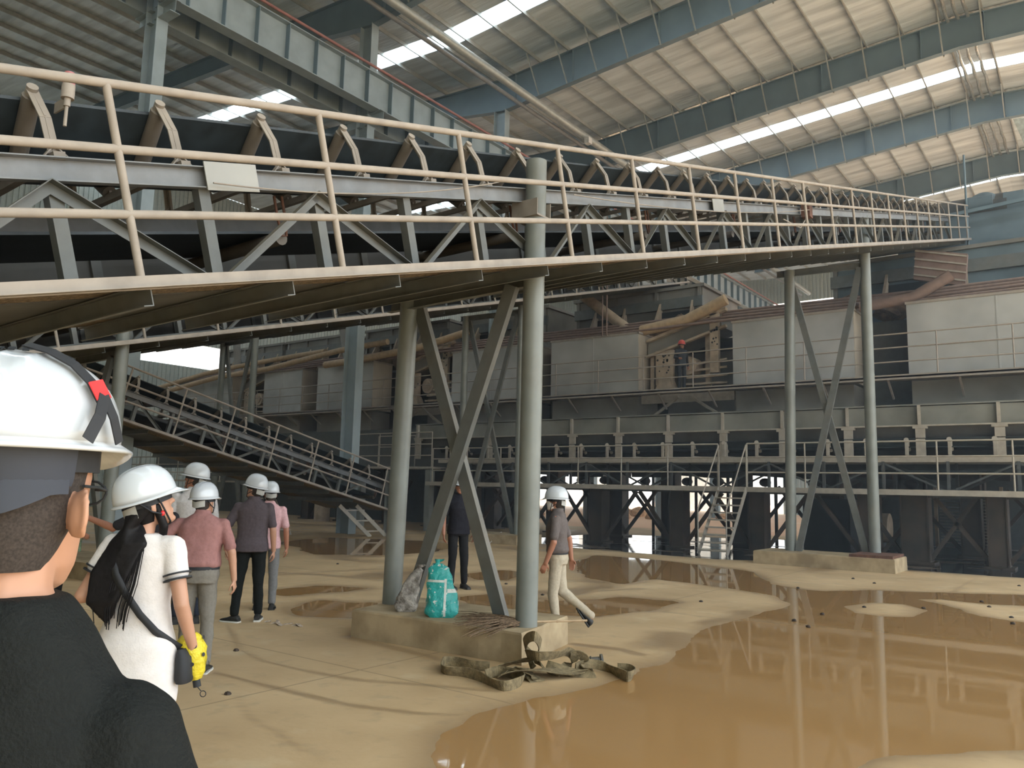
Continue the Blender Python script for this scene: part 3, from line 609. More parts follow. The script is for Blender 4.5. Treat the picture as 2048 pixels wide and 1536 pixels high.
flab = ['leftmost dark pillar under the low conveyor', 'dark pillar under the low conveyor just right of the man in black', 'dark pillar behind the man in the grey polo shirt', 'black pillar left of the steel stairs', 'black pillar right of the steel stairs', 'dark pillar just right of the second trestle', 'widest dark pillar, right of the second trestle', 'dark pillar near the right edge', 'rightmost dark pillar']
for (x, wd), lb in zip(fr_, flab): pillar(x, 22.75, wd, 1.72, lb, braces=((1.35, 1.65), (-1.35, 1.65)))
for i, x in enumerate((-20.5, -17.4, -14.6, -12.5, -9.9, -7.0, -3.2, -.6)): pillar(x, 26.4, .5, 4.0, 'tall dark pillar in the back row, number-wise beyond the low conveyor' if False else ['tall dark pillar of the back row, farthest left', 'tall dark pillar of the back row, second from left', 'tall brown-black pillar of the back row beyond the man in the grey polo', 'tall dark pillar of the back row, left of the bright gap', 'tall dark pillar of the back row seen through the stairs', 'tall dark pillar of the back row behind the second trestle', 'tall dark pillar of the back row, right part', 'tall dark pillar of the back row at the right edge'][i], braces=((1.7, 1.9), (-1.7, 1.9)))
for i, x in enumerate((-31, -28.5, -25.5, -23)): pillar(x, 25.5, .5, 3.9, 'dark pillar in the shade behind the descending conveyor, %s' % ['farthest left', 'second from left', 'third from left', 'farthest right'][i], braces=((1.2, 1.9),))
# trough girder with stiffeners
r = thing('collecting_trough', 'long grey stiffened plate trough running above the low conveyor', 'trough', (-9, LY+.4, 3.4))
b = MB(); b.box(-21.5, 3.5, LY+.4, LY+.44, 3.5, 4.03); b.box(-21.5, 3.5, LY+.36, LY+.55, 4.0, 4.04); wput('side_plate', b, 'trough', r)
b = MB(); b.box(-21.5, 3.5, LY+.30, LY+.44, 3.46, 3.50); wput('flange', b, 'railfar', r)
b = MB(); b.hexa([(-21.5, LY+.62, 3.12), (3.5, LY+.62, 3.12), (3.5, LY+.66, 3.12), (-21.5, LY+.66, 3.12)], [(-21.5, LY+.42, 3.47), (3.5, LY+.42, 3.47), (3.5, LY+.46, 3.47), (-21.5, LY+.46, 3.47)]); wput('chute_lip', b, 'plate', r)
b = MB(); b.box(-21.5, 3.5, LY+1.9, LY+1.94, 3.1, 4.03); b.box(-21.5, 3.5, LY+.4, LY+1.94, 3.98, 4.0); wput('back_plate', b, 'steel_dark', r)
x = -21.3
while x < 3.4:
    b = MB(); b.box(x-.012, x+.012, LY+.28, LY+.40, 3.5, 4.0); b.box(x-.04, x+.04, LY+.27, LY+.28, 3.5, 4.0); wput('stiffener', b, 'railfar', r)
    b = MB(); b.box(x-.11, x+.11, LY+.32, LY+.40, 2.70, 3.42); b.box(x-.17, x+.17, LY+.3, LY+.42, 3.40, 3.46); wput('hanger', b, 'railfar', r); x += 1.75
# stairs
steps('steel_stairs', 'steep steel stairs with two handrails, left of the second trestle', 'stairs', (-8.62, 20.7, 0), (-8.52, 21.95, 1.8), .80, 9, 'railfar')
# ------------------------------------------------------------------ screening line
FY, ZW = 24.5, 4.95
r = thing('screen_walkway', 'long railed walkway in front of the screening machines', 'walkway', (-16, 24.2, ZW))
b = MB(); b.box(-42, 3.5, 23.75, 24.48, ZW-.05, ZW); b.chan((-42, 23.75, ZW-.03), (3.5, 23.75, ZW-.03), .14, .06, side=-1); wput('deck', b, 'rail', r)
xz_rails(r, (-42, 3.5), 23.8, ZW, (6.13, 5.75, 5.35), m='rail', rr=.02, step=1.75)
for i in range(26):
    x = -41.5+1.75*i; b = MB(); b.beam((x, 24.5, ZW-.55), (x, 23.85, ZW-.1), .05, .05); wput('bracket', b, 'rail', r)
BX = [(-41.5, -36.4, 1.2, 'grey steel screen housing farthest left, behind the descending conveyor'), (-33.7, -30.8, 1.2, 'grey steel screen housing left of a dark gap, behind the far trestle'), (-29.65, -25.95, 1.2, 'grey steel screen housing just behind the second building column'),
      (-21.3, -17.3, 1.6, 'grey steel screen housing seen between the front trestle braces'), (-16.44, -12.83, 1.6, 'grey screen housing with pale right side, left of the worker in red helmet'), (-9.44, -5.77, 1.6, 'grey steel screen housing behind the second trestle'), (-4.33, 3.4, 1.6, 'largest grey steel screen housing, at the right edge')]
for x0, x1, dep, lb in BX:
    r = thing('screen_housing', lb, 'machine', ((x0+x1)/2, FY+dep/2, 4.05)); zt = 7.12
    b = MB(); b.box(x0, x1, FY, FY+dep, ZW, zt); wput('upper_body', b, 'bin', r)
    b = MB(); b.box(x0+.05, x1-.05, FY+.06, FY+dep, 4.05, ZW-.06); wput('lower_body', b, 'hopper', r)
    b = MB(); b.add([(x1+.004, FY+.02, ZW), (x1+.004, FY+dep-.02, ZW), (x1+.004, FY+dep-.02, zt-.02), (x1+.004, FY+.02, zt-.02), (x1+.02, FY+.02, ZW), (x1+.02, FY+dep-.02, ZW), (x1+.02, FY+dep-.02, zt-.02), (x1+.02, FY+.02, zt-.02)], [(0, 1, 2, 3), (4, 5, 6, 7), (3, 2, 6, 7), (0, 1, 5, 4), (1, 2, 6, 5), (0, 3, 7, 4)]); wput('lit_side_panel', b, 'binside_lit', r)
    b = MB(); b.box(x0-.03, x1+.03, FY-.03, FY+.03, zt-.04, zt+.03); b.box(x1-.02, x1+.05, FY-.03, FY+dep+.03, zt-.04, zt+.03); wput('rim', b, 'rail', r)
    for q in ([x0+(x1-x0)*.5] if x1-x0 < 5.5 else [x0+2.2, x0+4.6]):
        b = MB(); b.box(q-.02, q+.02, FY-.012, FY+.01, ZW, zt-.05); wput('seam', b, 'bin', r)
    b = MB(); b.box(x0+.3, x1-.3, FY-.02, FY+.01, ZW+.9, ZW+.94); wput('seam', b, 'bin', r)
# open vibrating screens between the housings
def holes(r, x0, x1, z0, z1, y, n):
    for i in range(n): b = MB(); b.disc((random.uniform(x0, x1), y, random.uniform(z0, z1)), (0, -1, 0), random.uniform(.025, .045), 8); wput('bolt_hole', b, 'black', r)
for x0, lb in ((-12.75, 'dusty vibrating screen with an inclined side beam, behind the worker in a red helmet'), (-24.6, 'dusty tan vibrating screen behind the left column of the front trestle'), (-36.3, 'dusty vibrating screen behind the far trestle')):
    r = thing('vibrating_screen', lb, 'machine', (x0+1.6, 25.5, ZW)); x1 = x0+3.1
    def para(xa, za, xb, zb, h, y0, y1, b): b.hexa([(xa, y0, za), (xb, y0, zb), (xb, y1, zb), (xa, y1, za)], [(xa, y0, za+h), (xb, y0, zb+h), (xb, y1, zb+h), (xa, y1, za+h)])
    b = MB(); para(x0, 6.35, x1-.4, 7.15, .45, 25.1, 26.6, b); wput('screen_box', b, 'hopper', r)
    b = MB(); para(x0, 6.82, x1-.2, 7.66, .10, 24.95, 25.15, b); para(x0, 6.28, x1-.2, 7.10, .08, 24.95, 25.12, b); wput('side_beam', b, 'tanmach', r)
    b = MB(); b.box(x0+.35, x0+1.0, 25.0, 25.12, 5.3, 6.5); wput('side_plate', b, 'tanmach', r); b = MB(); b.box(x1-.75, x1-.45, 24.95, 25.1, 5.6, 7.6); wput('end_plate', b, 'tanmach', r)
    holes(r, x0+.4, x0+.95, 5.7, 6.4, 24.99, 14); holes(r, x1-.72, x1-.48, 6.4, 7.3, 24.94, 9)
    b = MB(); b.tube((x0+1.55, 24.95, 5.9), (x0+1.55, 25.5, 5.9), .32, 18); b.tube((x0+1.55, 24.9, 5.9), (x0+1.55, 24.95, 5.9), .2, 14); wput('exciter_motor', b, 'tanmach', r)
    b = MB(); b.hexa([(x0+.3, 24.9, ZW), (x0+1.1, 24.9, ZW), (x0+1.1, 25.4, ZW), (x0+.3, 25.4, ZW)], [(x0+.5, 24.95, 5.5), (x0+.9, 24.95, 5.5), (x0+.9, 25.3, 5.5), (x0+.5, 25.3, 5.5)]); wput('spring_seat', b, 'tanmach', r)
    for j in range(5):
        b = MB(); b.beam((x0+1.3+.1*j, 25.0, ZW+.1+.22*j), (x1-.2, 25.05, ZW+.05+.26*j), .05, .07); wput('frame_bar', b, 'tanmach', r)
    b = MB(); b.beam((x1-.9, 25.2, ZW), (x1-.9, 25.2, 7.0), .16, .16); wput('frame_post', b, 'tanmach', r); b = MB(); b.beam((x0+.15, 25.2, ZW), (x0+.15, 25.2, 6.4), .14, .14); wput('frame_post', b, 'tanmach', r)
    b = MB(); b.box(x0, x1+.2, 26.7, 26.8, 4.05, 6.6); wput('back_plate', b, 'hopper', r)
    b = MB(); b.box(x0, x1+.2, 24.6, 24.7, 4.62, 4.9); b.beam((x0+.3, 24.55, 4.05), (x0+1.4, 24.55, 4.8), .08, .08); b.beam((x1-.1, 24.55, 4.05), (x1-1.3, 24.55, 4.8), .08, .08); wput('support_truss', b, 'railfar', r)
b = MB(); b.box(-5.7, -4.4, 25.8, 25.9, 4.05, 6.4); b.box(-17.2, -16.5, 25.6, 25.7, 4.05, 7.0); b.box(-30.7, -29.7, 25.4, 25.5, 4.05, 7.0)
for i, (xa, xb) in enumerate(((-5.7, -4.4), (-17.25, -16.5), (-30.75, -29.7))):
    b = MB(); b.box(xa, xb, 25.7, 25.8, 4.05, 6.9); b.box(xa, xb, 24.7, 25.7, 4.05, 4.15); solo('closing_plate', b, 'steel_dark', 'dark recessed plate in the gap between two screen housings, %s' % ['at right', 'beside the front column', 'at left'][i], 'plate')
# hoppers behind
HX = [(-42.2, -36.9), (-36.5, -31.5), (-30.2, -24.6), (-23.5, -19.0), (-17.5, -11.94), (-7.2, 2.5)]
HL = ['ore hopper farthest left, over the screening line', 'ore hopper left of the second building column, with an ore heap', 'ore hopper behind the second building column', 'dark ore hopper seen through the top of the front trestle', 'big ore hopper with two openings and heaps of ore, right of the front column', 'bulky ore hopper at the right under the head of the nearest conveyor']
for i, ((x0, x1), lb) in enumerate(zip(HX, HL)):
    r = thing('ore_hopper', lb, 'hopper', ((x0+x1)/2, 29, 7)); Y = 28; zt = 9.4
    b = MB(); b.box(x0, x1, Y, Y+3.6, 7.0, zt); wput('body', b, 'hopper' if i < 5 else 'haze_blue', r)
    b = MB(); b.box(x0-.12, x1+.12, Y-.12, Y+3.7, zt, zt+.12); wput('rim', b, 'hopper', r)
    b = MB(); b.box(x0-.05, x1+.05, Y-.15, Y-.02, zt-.75, zt-.35); wput('girt', b, 'steel', r)
    for q in (x0+.1, x0+(x1-x0)*.33, x0+(x1-x0)*.66, x1-.1): b = MB(); b.box(q-.06, q+.06, Y-.1, Y, 7.4, zt); wput('stiffener', b, 'hopper', r)
    for q in (x0+(x1-x0)*.18, x0+(x1-x0)*.70):
        wq = (x1-x0)*.23; b = MB(); b.box(q, q+wq, Y-.06, Y-.02, 8.0, 8.55); wput('opening', b, 'black', r)
        b = MB(); b.hexa([(q-.15, Y-.7, 7.7), (q-.05, Y-.7, 7.7), (q-.02, Y, 7.7), (q-.12, Y, 7.7)], [(q-.05, Y-.15, 8.9), (q+.03, Y-.15, 8.9), (q+.03, Y, 8.9), (q-.05, Y, 8.9)]); wput('hood', b, 'tanmach', r); b = MB(); b.hexa([(q+wq+.05, Y-.7, 7.7), (q+wq+.15, Y-.7, 7.7), (q+wq+.1, Y, 7.7), (q+wq, Y, 7.7)], [(q+wq, Y-.15, 8.9), (q+wq+.08, Y-.15, 8.9), (q+wq+.05, Y, 8.9), (q+wq-.03, Y, 8.9)]); wput('hood', b, 'tanmach', r)
    b = MB()
    for k_ in range(7):
        c = (x0+.5+(x1-x0-1)*k_/6+random.uniform(-.2, .2), Y-.75+random.uniform(-.2, .2), 7.5); b.blob(c, (.55, .45, random.uniform(.25, .75)), 12, rough=.12)
    solo('ore_heap', b, 'ore', 'heap of dark brown crushed ore in front of the hopper, %s' % ['farthest left', 'left of the second building column', 'behind the second building column', 'seen through the front trestle', 'right of the front column', 'at the right'][i], 'ore heap', kind='stuff')
# deck carrying hoppers and pipes
b = MB(); b.box(-43, 3.5, 26.4, 31.8, 6.9, 7.0); solo('upper_deck', b, 'steel_dark', 'dark floor plate carrying the ore hoppers above the screening line', 'deck')
# pipes along the screening line
for i, (y, z, rr) in enumerate(((24.75, 7.22, .05), (24.95, 7.36, .05), (25.2, 7.50, .055), (25.5, 7.66, .055))):
    b = MB(); b.path([(-43, y, z-.1), (-30, y, z), (-20, y, z+.06), (-14, y, z), (-10, y, z+.05), (-4, y, z), (3, y, z+.05)], rr, 8)
    solo('slurry_pipe', b, 'redpipe', 'thin red-brown pipe along the tops of the screen housings, %s' % ['lowest of four', 'second from the bottom', 'third from the bottom', 'topmost of four'][i], 'pipe')
for i, (pts, rr, lb) in enumerate((([(-43.5, 24.4, 6.9), (-39, 24.4, 7.4), (-36, 24.4, 7.6), (-31.5, 24.5, 7.8), (-29.2, 24.5, 7.85)], .12, 'tan dusty pipe sloping up over the far housings at left'), ([(-42, 24.1, 6.6), (-37, 24.1, 7.1), (-33, 24.2, 7.25), (-28, 24.3, 7.75), (-25, 24.4, 7.9)], .13, 'long tan dusty pipe nearest the far trestle'),
      ([(-28.7, 24.1, 7.1), (-26, 24.1, 7.2), (-23, 24.3, 7.45), (-20.5, 24.6, 7.95)], .15, 'fat tan pipe with a rounded end behind the second building column'), ([(-12.9, 24.9, 7.25), (-11.2, 24.9, 7.45), (-9.8, 24.9, 8.0)], .19, 'fat pale pipe bending up above the worker in a red helmet'), ([(-5.6, 24.7, 7.2), (-4.2, 24.7, 7.3), (-3.2, 24.8, 7.85)], .16, 'fat grey pipe bending up behind the second trestle top'))):
    b = MB(); b.path(pts, rr, 14); solo('slurry_pipe', b, 'tanpipe' if i < 4 else 'redpipe', lb, 'pipe')
b = MB(); b.tube((-16.2, 26.0, 9.3), (-13.8, 25.6, 7.5), .2, 16); solo('feed_pipe', b, 'tanmach', 'thick slanting feed pipe above the housing right of the front column', 'pipe')
b = MB(); b.tube((-29.9, 26.0, 9.6), (-28.6, 25.4, 7.1), .16, 12); solo('feed_pipe', b, 'hopper', 'slanting dark feed pipe left of the second building column', 'pipe')
b = MB(); b.tube((-38.5, 26.0, 9.4), (-37.2, 25.4, 7.1), .2, 12); solo('feed_pipe', b, 'hopper', 'slanting dark feed pipe above the descending conveyor', 'pipe')
for i, x in enumerate((-14.2, -14.1)):
    b = MB(); b.tube((x+.08*i, 24.4, 7.1), (x+.08*i, 24.4, 11.5), .025, 8); solo('hanger_rod', b, 'redpipe', 'thin upright rod right of the front column, %s of the pair' % ('left' if i == 0 else 'right'), 'rod')
# stacked ribbed panels and head drive at the end of the main conveyor
r = thing('panel_stack', 'stack of ribbed grey panels resting by the hopper at right', 'panels', (-3.6, 26, 8.2))
b = MB(); b.hexa([(-4.35, 25.9, 8.15), (-3.0, 25.9, 7.75), (-3.0, 26.1, 7.75), (-4.35, 26.1, 8.15)], [(-4.25, 25.9, 9.05), (-2.9, 25.9, 8.7), (-2.9, 26.1, 8.7), (-4.25, 26.1, 9.05)]); wput('sheet', b, 'redpipe', r)
for j in range(4):
    b = MB(); b.beam((-4.33+.02*j, 25.87, 8.28+.24*j), (-2.98+.02*j, 25.87, 7.9+.24*j), .03, .045); wput('rib', b, 'railfar', r)
r = thing('conveyor_drive', 'dark head drive and chute at the top end of the nearest conveyor', 'drive', (-4.2, 31, 9.4))
b = MB(); b.box(-5.6, -1.6, 30.6, 32.6, 9.5, 11.35); b.box(-5.7, -1.4, 30.4, 32.8, 9.35, 9.5); wput('chute_body', b, 'haze_blue', r)
b = MB(); b.tube((-5.0, 31.2, 11.55), (-2.2, 31.2, 11.55), .55, 20); wput('head_pulley', b, 'steel_dark', r)
b = MB(); b.blob((-2.9, 31.0, 11.75), (.5, .4, .42), 16); b.box(-2.3, -1.7, 30.7, 31.4, 11.3, 11.95); b.tube((-3.4, 30.8, 11.7), (-2.6, 30.8, 11.7), .3, 16); wput('motor', b, 'haze_blue', r)
b = MB(); b.beam((-4.4, 30.3, 11.3), (-1.2, 30.3, 11.5), .08, .12); wput('guard_rail', b, 'bstruct', r)
for x in (-3.35, -.9): b = MB(); b.tube((x, 30.3, 9.5), (x, 30.3, 13.4), .035, 8); wput('post', b, 'bstruct', r)
r = thing('plastic_sheet', 'long white torn plastic sheet hanging from the ridge at right', 'sheet', (-1.1, 31.0, 13))
b = MB(); L1 = [(-1.9+.09*i+.25*math.sin(i*.5)*.3, 31.0+.1*math.sin(i), 14.6-.42*i) for i in range(11)]; L2 = [(x+.30+.1*math.sin(i*1.3), y+.05, z) for i, (x, y, z) in enumerate(L1)]; b.ribbon(L1, L2); wput('sheet', b, 'foil', r)
b = MB(); b.ribbon([(x+.5, y+.3, z) for x, y, z in L1], [(x+.72, y+.35, z+.1) for x, y, z in L2]); wput('strip', b, 'foil', r)
# small railed platform left of the low conveyor
r = thing('side_platform', 'small railed platform behind the lower end of the descending conveyor', 'platform', (-22.5, 22.5, 2.4))
b = MB(); b.box(-24.6, -20.4, 22.4, 23.8, 2.32, 2.40); wput('deck', b, 'railfar', r)
xz_rails(r, (-24.6, -20.4), 22.45, 2.4, (3.70, 3.25, 2.82), step=1.4); xz_rails(r, (-24.6, -20.4), 23.75, 2.4, (3.70, 3.25), step=2.1)
for x in (-24.3, -20.6): b = MB(); b.beam((x, 22.6, 0), (x, 22.6, 2.3), .25, .25); wput('leg', b, 'pipecol', r)
r = thing('side_platform', 'low railed platform far left in the shade under the descending conveyor', 'platform', (-36, 20, 1.7))
b = MB(); b.box(-40, -27, 20, 21.2, 1.65, 1.72); wput('deck', b, 'railfar', r); xz_rails(r, (-40, -27), 20.05, 1.72, (2.75, 2.4, 2.05), step=1.6)
for x in (-39.5, -35, -31, -27.5): b = MB(); b.beam((x, 20.2, 0), (x, 20.2, 1.65), .2, .2); wput('leg', b, 'steel_dark', r)
# clutter in the shade beyond
def cab(x, y, w_, d, h, m, lb, name='electrical_cabinet', cat='cabinet', z=0):
    r = thing(name, lb, cat, (x, y, z)); b = MB(); b.box(x-w_/2, x+w_/2, y-d/2, y+d/2, z+.05, z+h); wput('body', b, m, r)
    b = MB(); b.box(x-w_/2-.02, x+w_/2+.02, y-d/2-.02, y+d/2+.02, z, z+.06); wput('base', b, 'steel_dark', r)
    b = MB(); b.box(x-w_/2+.04, x+w_/2-.04, y-d/2-.02, y-d/2, z+.12, z+h-.06); wput('door', b, m, r); return r
cab(-6.6, 24.6, 1.3, .9, 1.55, 'black', 'black cabinet in the shade behind the second trestle')
cab(-16.9, 23.7, .35, .3, .75, 'pink_box', 'pink box on a post, right of the man in black', 'switch_box', 'box', z=.95)
b = MB(); b.tube((-16.9, 23.7, 0), (-16.9, 23.7, .95), .04, 8); solo('box_post', b, 'steel', 'thin post carrying the pink box', 'post')
for i, (x, y, lb) in enumerate(((-5.9, 25.6, 'dusty tan cylindrical tank lying behind the second trestle'), (-28.5, 24.2, 'pale drum standing under the descending conveyor'))):
    r = thing('storage_drum', lb, 'drum', (x, y, 0)); b = MB()
    if i == 0: b.tube((x-.7, y, .75), (x+.7, y, .75), .42, 20)
    else: b.tube((x, y, 0), (x, y, .95), .35, 20)
    wput('shell', b, 'tanmach', r); b = MB()
    if i == 0: b.box(x-.5, x-.4, y-.4, y+.4, 0, .45); b.box(x+.4, x+.5, y-.4, y+.4, 0, .45)
    else: b.tube((x, y, .93), (x, y, .97), .37, 20)
    wput('saddle' if i == 0 else 'rim', b, 'steel_dark', r)
# louvred grid frame at right
r = thing('louvre_frame', 'dark frame of many thin horizontal bars under the low conveyor at right', 'frame', (-3.0, 27, 0))
for i in range(17):
    b = MB(); b.beam((-4.1, 27.0, .35+.09*i), (-2.6, 27.0, .33+.09*i), .02, .02); wput('bar', b, 'railfar', r)
for x in (-4.2, -2.5, -1.9): b = MB(); b.beam((x, 27, 0), (x, 27, 2.0), .09, .09); wput('post', b, 'tanmach', r)
b = MB(); b.box(-4.3, -1.8, 26.7, 27.4, 0, .22); wput('skid', b, 'steel_dark', r)
# dark back panels, conveyors and shelving that close the space under the screening floor
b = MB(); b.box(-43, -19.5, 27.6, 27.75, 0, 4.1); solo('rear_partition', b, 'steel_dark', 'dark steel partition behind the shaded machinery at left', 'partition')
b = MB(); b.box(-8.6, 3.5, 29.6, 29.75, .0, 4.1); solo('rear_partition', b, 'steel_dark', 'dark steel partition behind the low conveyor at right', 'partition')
b = MB(); b.box(-43, 3.5, 24.4, 24.5, 2.38, 4.05); b.box(-43, 3.5, 27.7, 27.8, 2.9, 6.9); solo('darkening_plate', b, 'steel_dark', 'long dark plate added to darken the space behind the grey trough', 'plate')  # added plate, darkens the space under the screening floor
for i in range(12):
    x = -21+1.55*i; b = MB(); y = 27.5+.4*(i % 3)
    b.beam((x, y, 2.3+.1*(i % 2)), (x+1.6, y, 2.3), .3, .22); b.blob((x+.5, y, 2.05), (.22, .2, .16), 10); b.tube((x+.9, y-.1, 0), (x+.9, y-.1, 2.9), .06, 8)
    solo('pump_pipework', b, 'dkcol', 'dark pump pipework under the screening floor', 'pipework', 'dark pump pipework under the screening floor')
# outdoors beyond the open bay
b = MB(); b.box(-34.5, -27.5, 74, 80, 0, 5.2); solo('yard_building', b, 'white_paint', 'white building outdoors seen through the open bay', 'building')
b = MB(); b.box(-47, -41.5, 76, 80, 0, 5.2); solo('yard_building', b, 'white_paint', 'white building outdoors, left of the other', 'building')
b = MB(); 
for i in range(16): b.blob((-40+1.35*i+random.uniform(-.5, .5), 43+random.uniform(-6, 6), .12), (random.uniform(.5, 1.4), .6, random.uniform(.2, .6)), 10, rough=.15)
solo('rubble_mound', b, mat('orange_rubble', (.55, .33, .18), .9, noise=.3), 'low mounds of orange-brown rubble at the open bay', 'rubble', kind='stuff')
# ------------------------------------------------------------------ small things on the floor and the front plinth
M['hose'] = mat('canvas_hose', (0.20, 0.155, 0.085), 0.9, noise=.3, nscale=25, bump=.4)
M['bamboo'] = mat('bamboo_handle', (0.46, 0.33, 0.20), .6)
M['twig'] = mat('dry_twigs', (0.20, 0.135, 0.085), .9, noise=.4, nscale=40)
M['greybag'] = mat('grey_sack', (0.27, 0.235, 0.20), .45, noise=.5, nscale=14, bump=.8, blot=(.50, .46, .42))
def bag_mat():
    m = bpy.data.materials.new('teal_plastic_bag'); m.use_nodes = True; nt = m.node_tree; N = nt.nodes; L = nt.links; b = N['Principled BSDF']; b.inputs['Roughness'].default_value = .28
    t = N.new('ShaderNodeTexCoord'); s = N.new('ShaderNodeSeparateXYZ'); L.new(t.outputs['Object'], s.inputs[0])
    def band(out, c, w):
        a = N.new('ShaderNodeMath'); a.operation = 'SUBTRACT'; L.new(out, a.inputs[0]); a.inputs[1].default_value = c
        d = N.new('ShaderNodeMath'); d.operation = 'ABSOLUTE'; L.new(a.outputs[0], d.inputs[0])
        e = N.new('ShaderNodeMath'); e.operation = 'LESS_THAN'; L.new(d.outputs[0], e.inputs[0]); e.inputs[1].default_value = w; return e.outputs[0]
    def mx(a, b_):
        q = N.new('ShaderNodeMath'); q.operation = 'MAXIMUM'; L.new(a, q.inputs[0]); L.new(b_, q.inputs[1]); return q.outputs[0]
    def an(a, b_):
        q = N.new('ShaderNodeMath'); q.operation = 'MULTIPLY'; L.new(a, q.inputs[0]); L.new(b_, q.inputs[1]); return q.outputs[0]
    f = mx(an(band(s.outputs['X'], .03, .012), band(s.outputs['Z'], .2, .19)), mx(an(band(s.outputs['X'], -.07, .10), band(s.outputs['Z'], .365, .012)), an(band(s.outputs['X'], .10, .05), band(s.outputs['Z'], .27, .02))))
    n = N.new('ShaderNodeTexNoise'); n.inputs['Scale'].default_value = 22; L.new(t.outputs['Object'], n.inputs['Vector'])
    r = N.new('ShaderNodeMapRange'); r.inputs['From Min'].default_value = .62; r.inputs['From Max'].default_value = .68; L.new(n.outputs['Fac'], r.inputs['Value'])
    f = mx(f, r.outputs[0])
    c = N.new('ShaderNodeMix'); c.data_type = 'RGBA'; c.inputs['A'].default_value = (.03, .36, .34, 1); c.inputs['B'].default_value = (.62, .66, .62, 1); L.new(f, c.inputs['Factor']); L.new(c.outputs['Result'], b.inputs['Base Color'])
    n2 = N.new('ShaderNodeTexNoise'); n2.inputs['Scale'].default_value = 16; n2.inputs['Detail'].default_value = 5; L.new(t.outputs['Object'], n2.inputs['Vector'])
    bp = N.new('ShaderNodeBump'); bp.inputs['Strength'].default_value = .9; bp.inputs['Distance'].default_value = .03; L.new(n2.outputs['Fac'], bp.inputs['Height']); L.new(bp.outputs[0], b.inputs['Normal']); return m
M['teal'] = bag_mat()
def sack(name, lab, p, rz, m, W, D, Hh, lean, top=.55, seed=0):
    R_ = random.Random(seed); r = thing(name, lab, 'bag', tuple(p), rz=rz); rings = []
    n = 28
    for j in range(15):
        t = j/14; z = Hh*t; w_ = W/2*(1-(1-top)*t**1.5)*(1-.25*max(0, .08-t)/.08); d = D/2*(1-.62*t**1.3)*(1-.2*max(0, .08-t)/.08)
        if j == 14: w_ *= .55; d *= .4
        ring = []
        for i in range(n):
            a = 2*math.pi*i/n; c, s_ = math.cos(a), math.sin(a); q = .7
            x = math.copysign(abs(c)**q, c)*w_; y = math.copysign(abs(s_)**q, s_)*d
            k = 1+.06*math.sin(3*a+j*.9+seed)+.05*math.sin(5*a-j*1.7)+R_.uniform(-.02, .02)
            ring.append((x*k+lean[0]*t*t*Hh, y*k+lean[1]*t*Hh, z+(.012*math.sin(a*2+seed) if j else 0)))
        rings.append(ring)
    b = MB(); b.loft(rings); put('sack_body', b, m, r)
    b = MB(); q = rings[-1][0]; tx = lean[0]*Hh; ty = lean[1]*Hh
    b.loft([[(tx+.05*math.cos(a), ty+.02*math.sin(a), Hh-.01) for a in [2*math.pi*i/10 for i in range(10)]], [(tx+.02*math.cos(a), ty+.012*math.sin(a), Hh+.02) for a in [2*math.pi*i/10 for i in range(10)]], [(tx+.055*math.cos(a)+.02, ty+.015*math.sin(a), Hh+.05+.01*math.sin(3*a)) for a in [2*math.pi*i/10 for i in range(10)]]]); put('tied_neck', b, m, r)
    return r
aw = math.atan2(_r0.y, _r0.x)
pt = onz(884, 1233, .30); sack('plastic_sack', 'teal plastic sack with white stripes leaning upright on the front plinth', pt, aw, 'teal', .36, .24, .53, (-.13, .12), top=.55, seed=3)
pg = onz(812, 1222, .30); sack('plastic_sack', 'crumpled grey sack leaning against the left column of the front trestle', pg, aw, 'greybag', .26, .20, .44, (.28, .10), top=.35, seed=8)
# twig broom
r = thing('twig_broom', 'twig broom with a bamboo handle lying across the front plinth', 'broom', tuple(onz(1040, 1245, .30)))
a0 = onz(1048, 1244, .345); a1 = onz(1174, 1241, .345); b = MB(); b.path([a0, a0.lerp(a1, .33), a0.lerp(a1, .66), a1], .011, 8)
for t in (.3, .52, .75, .93): q = a0.lerp(a1, t); b.tube(q-(a1-a0).normalized()*.006, q+(a1-a0).normalized()*.006, .0135, 8)
wput('handle', b, 'bamboo', r)
b = MB(); h0 = onz(1052, 1244, .34)
for i in range(150):
    t = random.random(); e_ = onz(905+random.uniform(0, 60), 1225+48*t+random.uniform(-4, 4), .31+.05*random.random())
    if t > .62: e_ = onz(920+random.uniform(0, 60), 1262+random.uniform(0, 14), .24+random.uniform(-.08, .06))
    m1 = h0.lerp(e_, .45)+V((0, 0, random.uniform(.0, .05))); st = h0+V((random.uniform(-.02, .02), random.uniform(-.02, .02), random.uniform(-.02, .02)))
    b.path([st, m1, m1.lerp(e_, .6)+V((random.uniform(-.03, .03), random.uniform(-.03, .03), .01)), e_], [.0035, .003, .0025, .0015], 4)
wput('twigs', b, 'twig', r)
b = MB(); q = (a1-a0).normalized(); b.tube(h0-q*.05, h0+q*.03, .032, 12); wput('binding', b, 'twig', r)
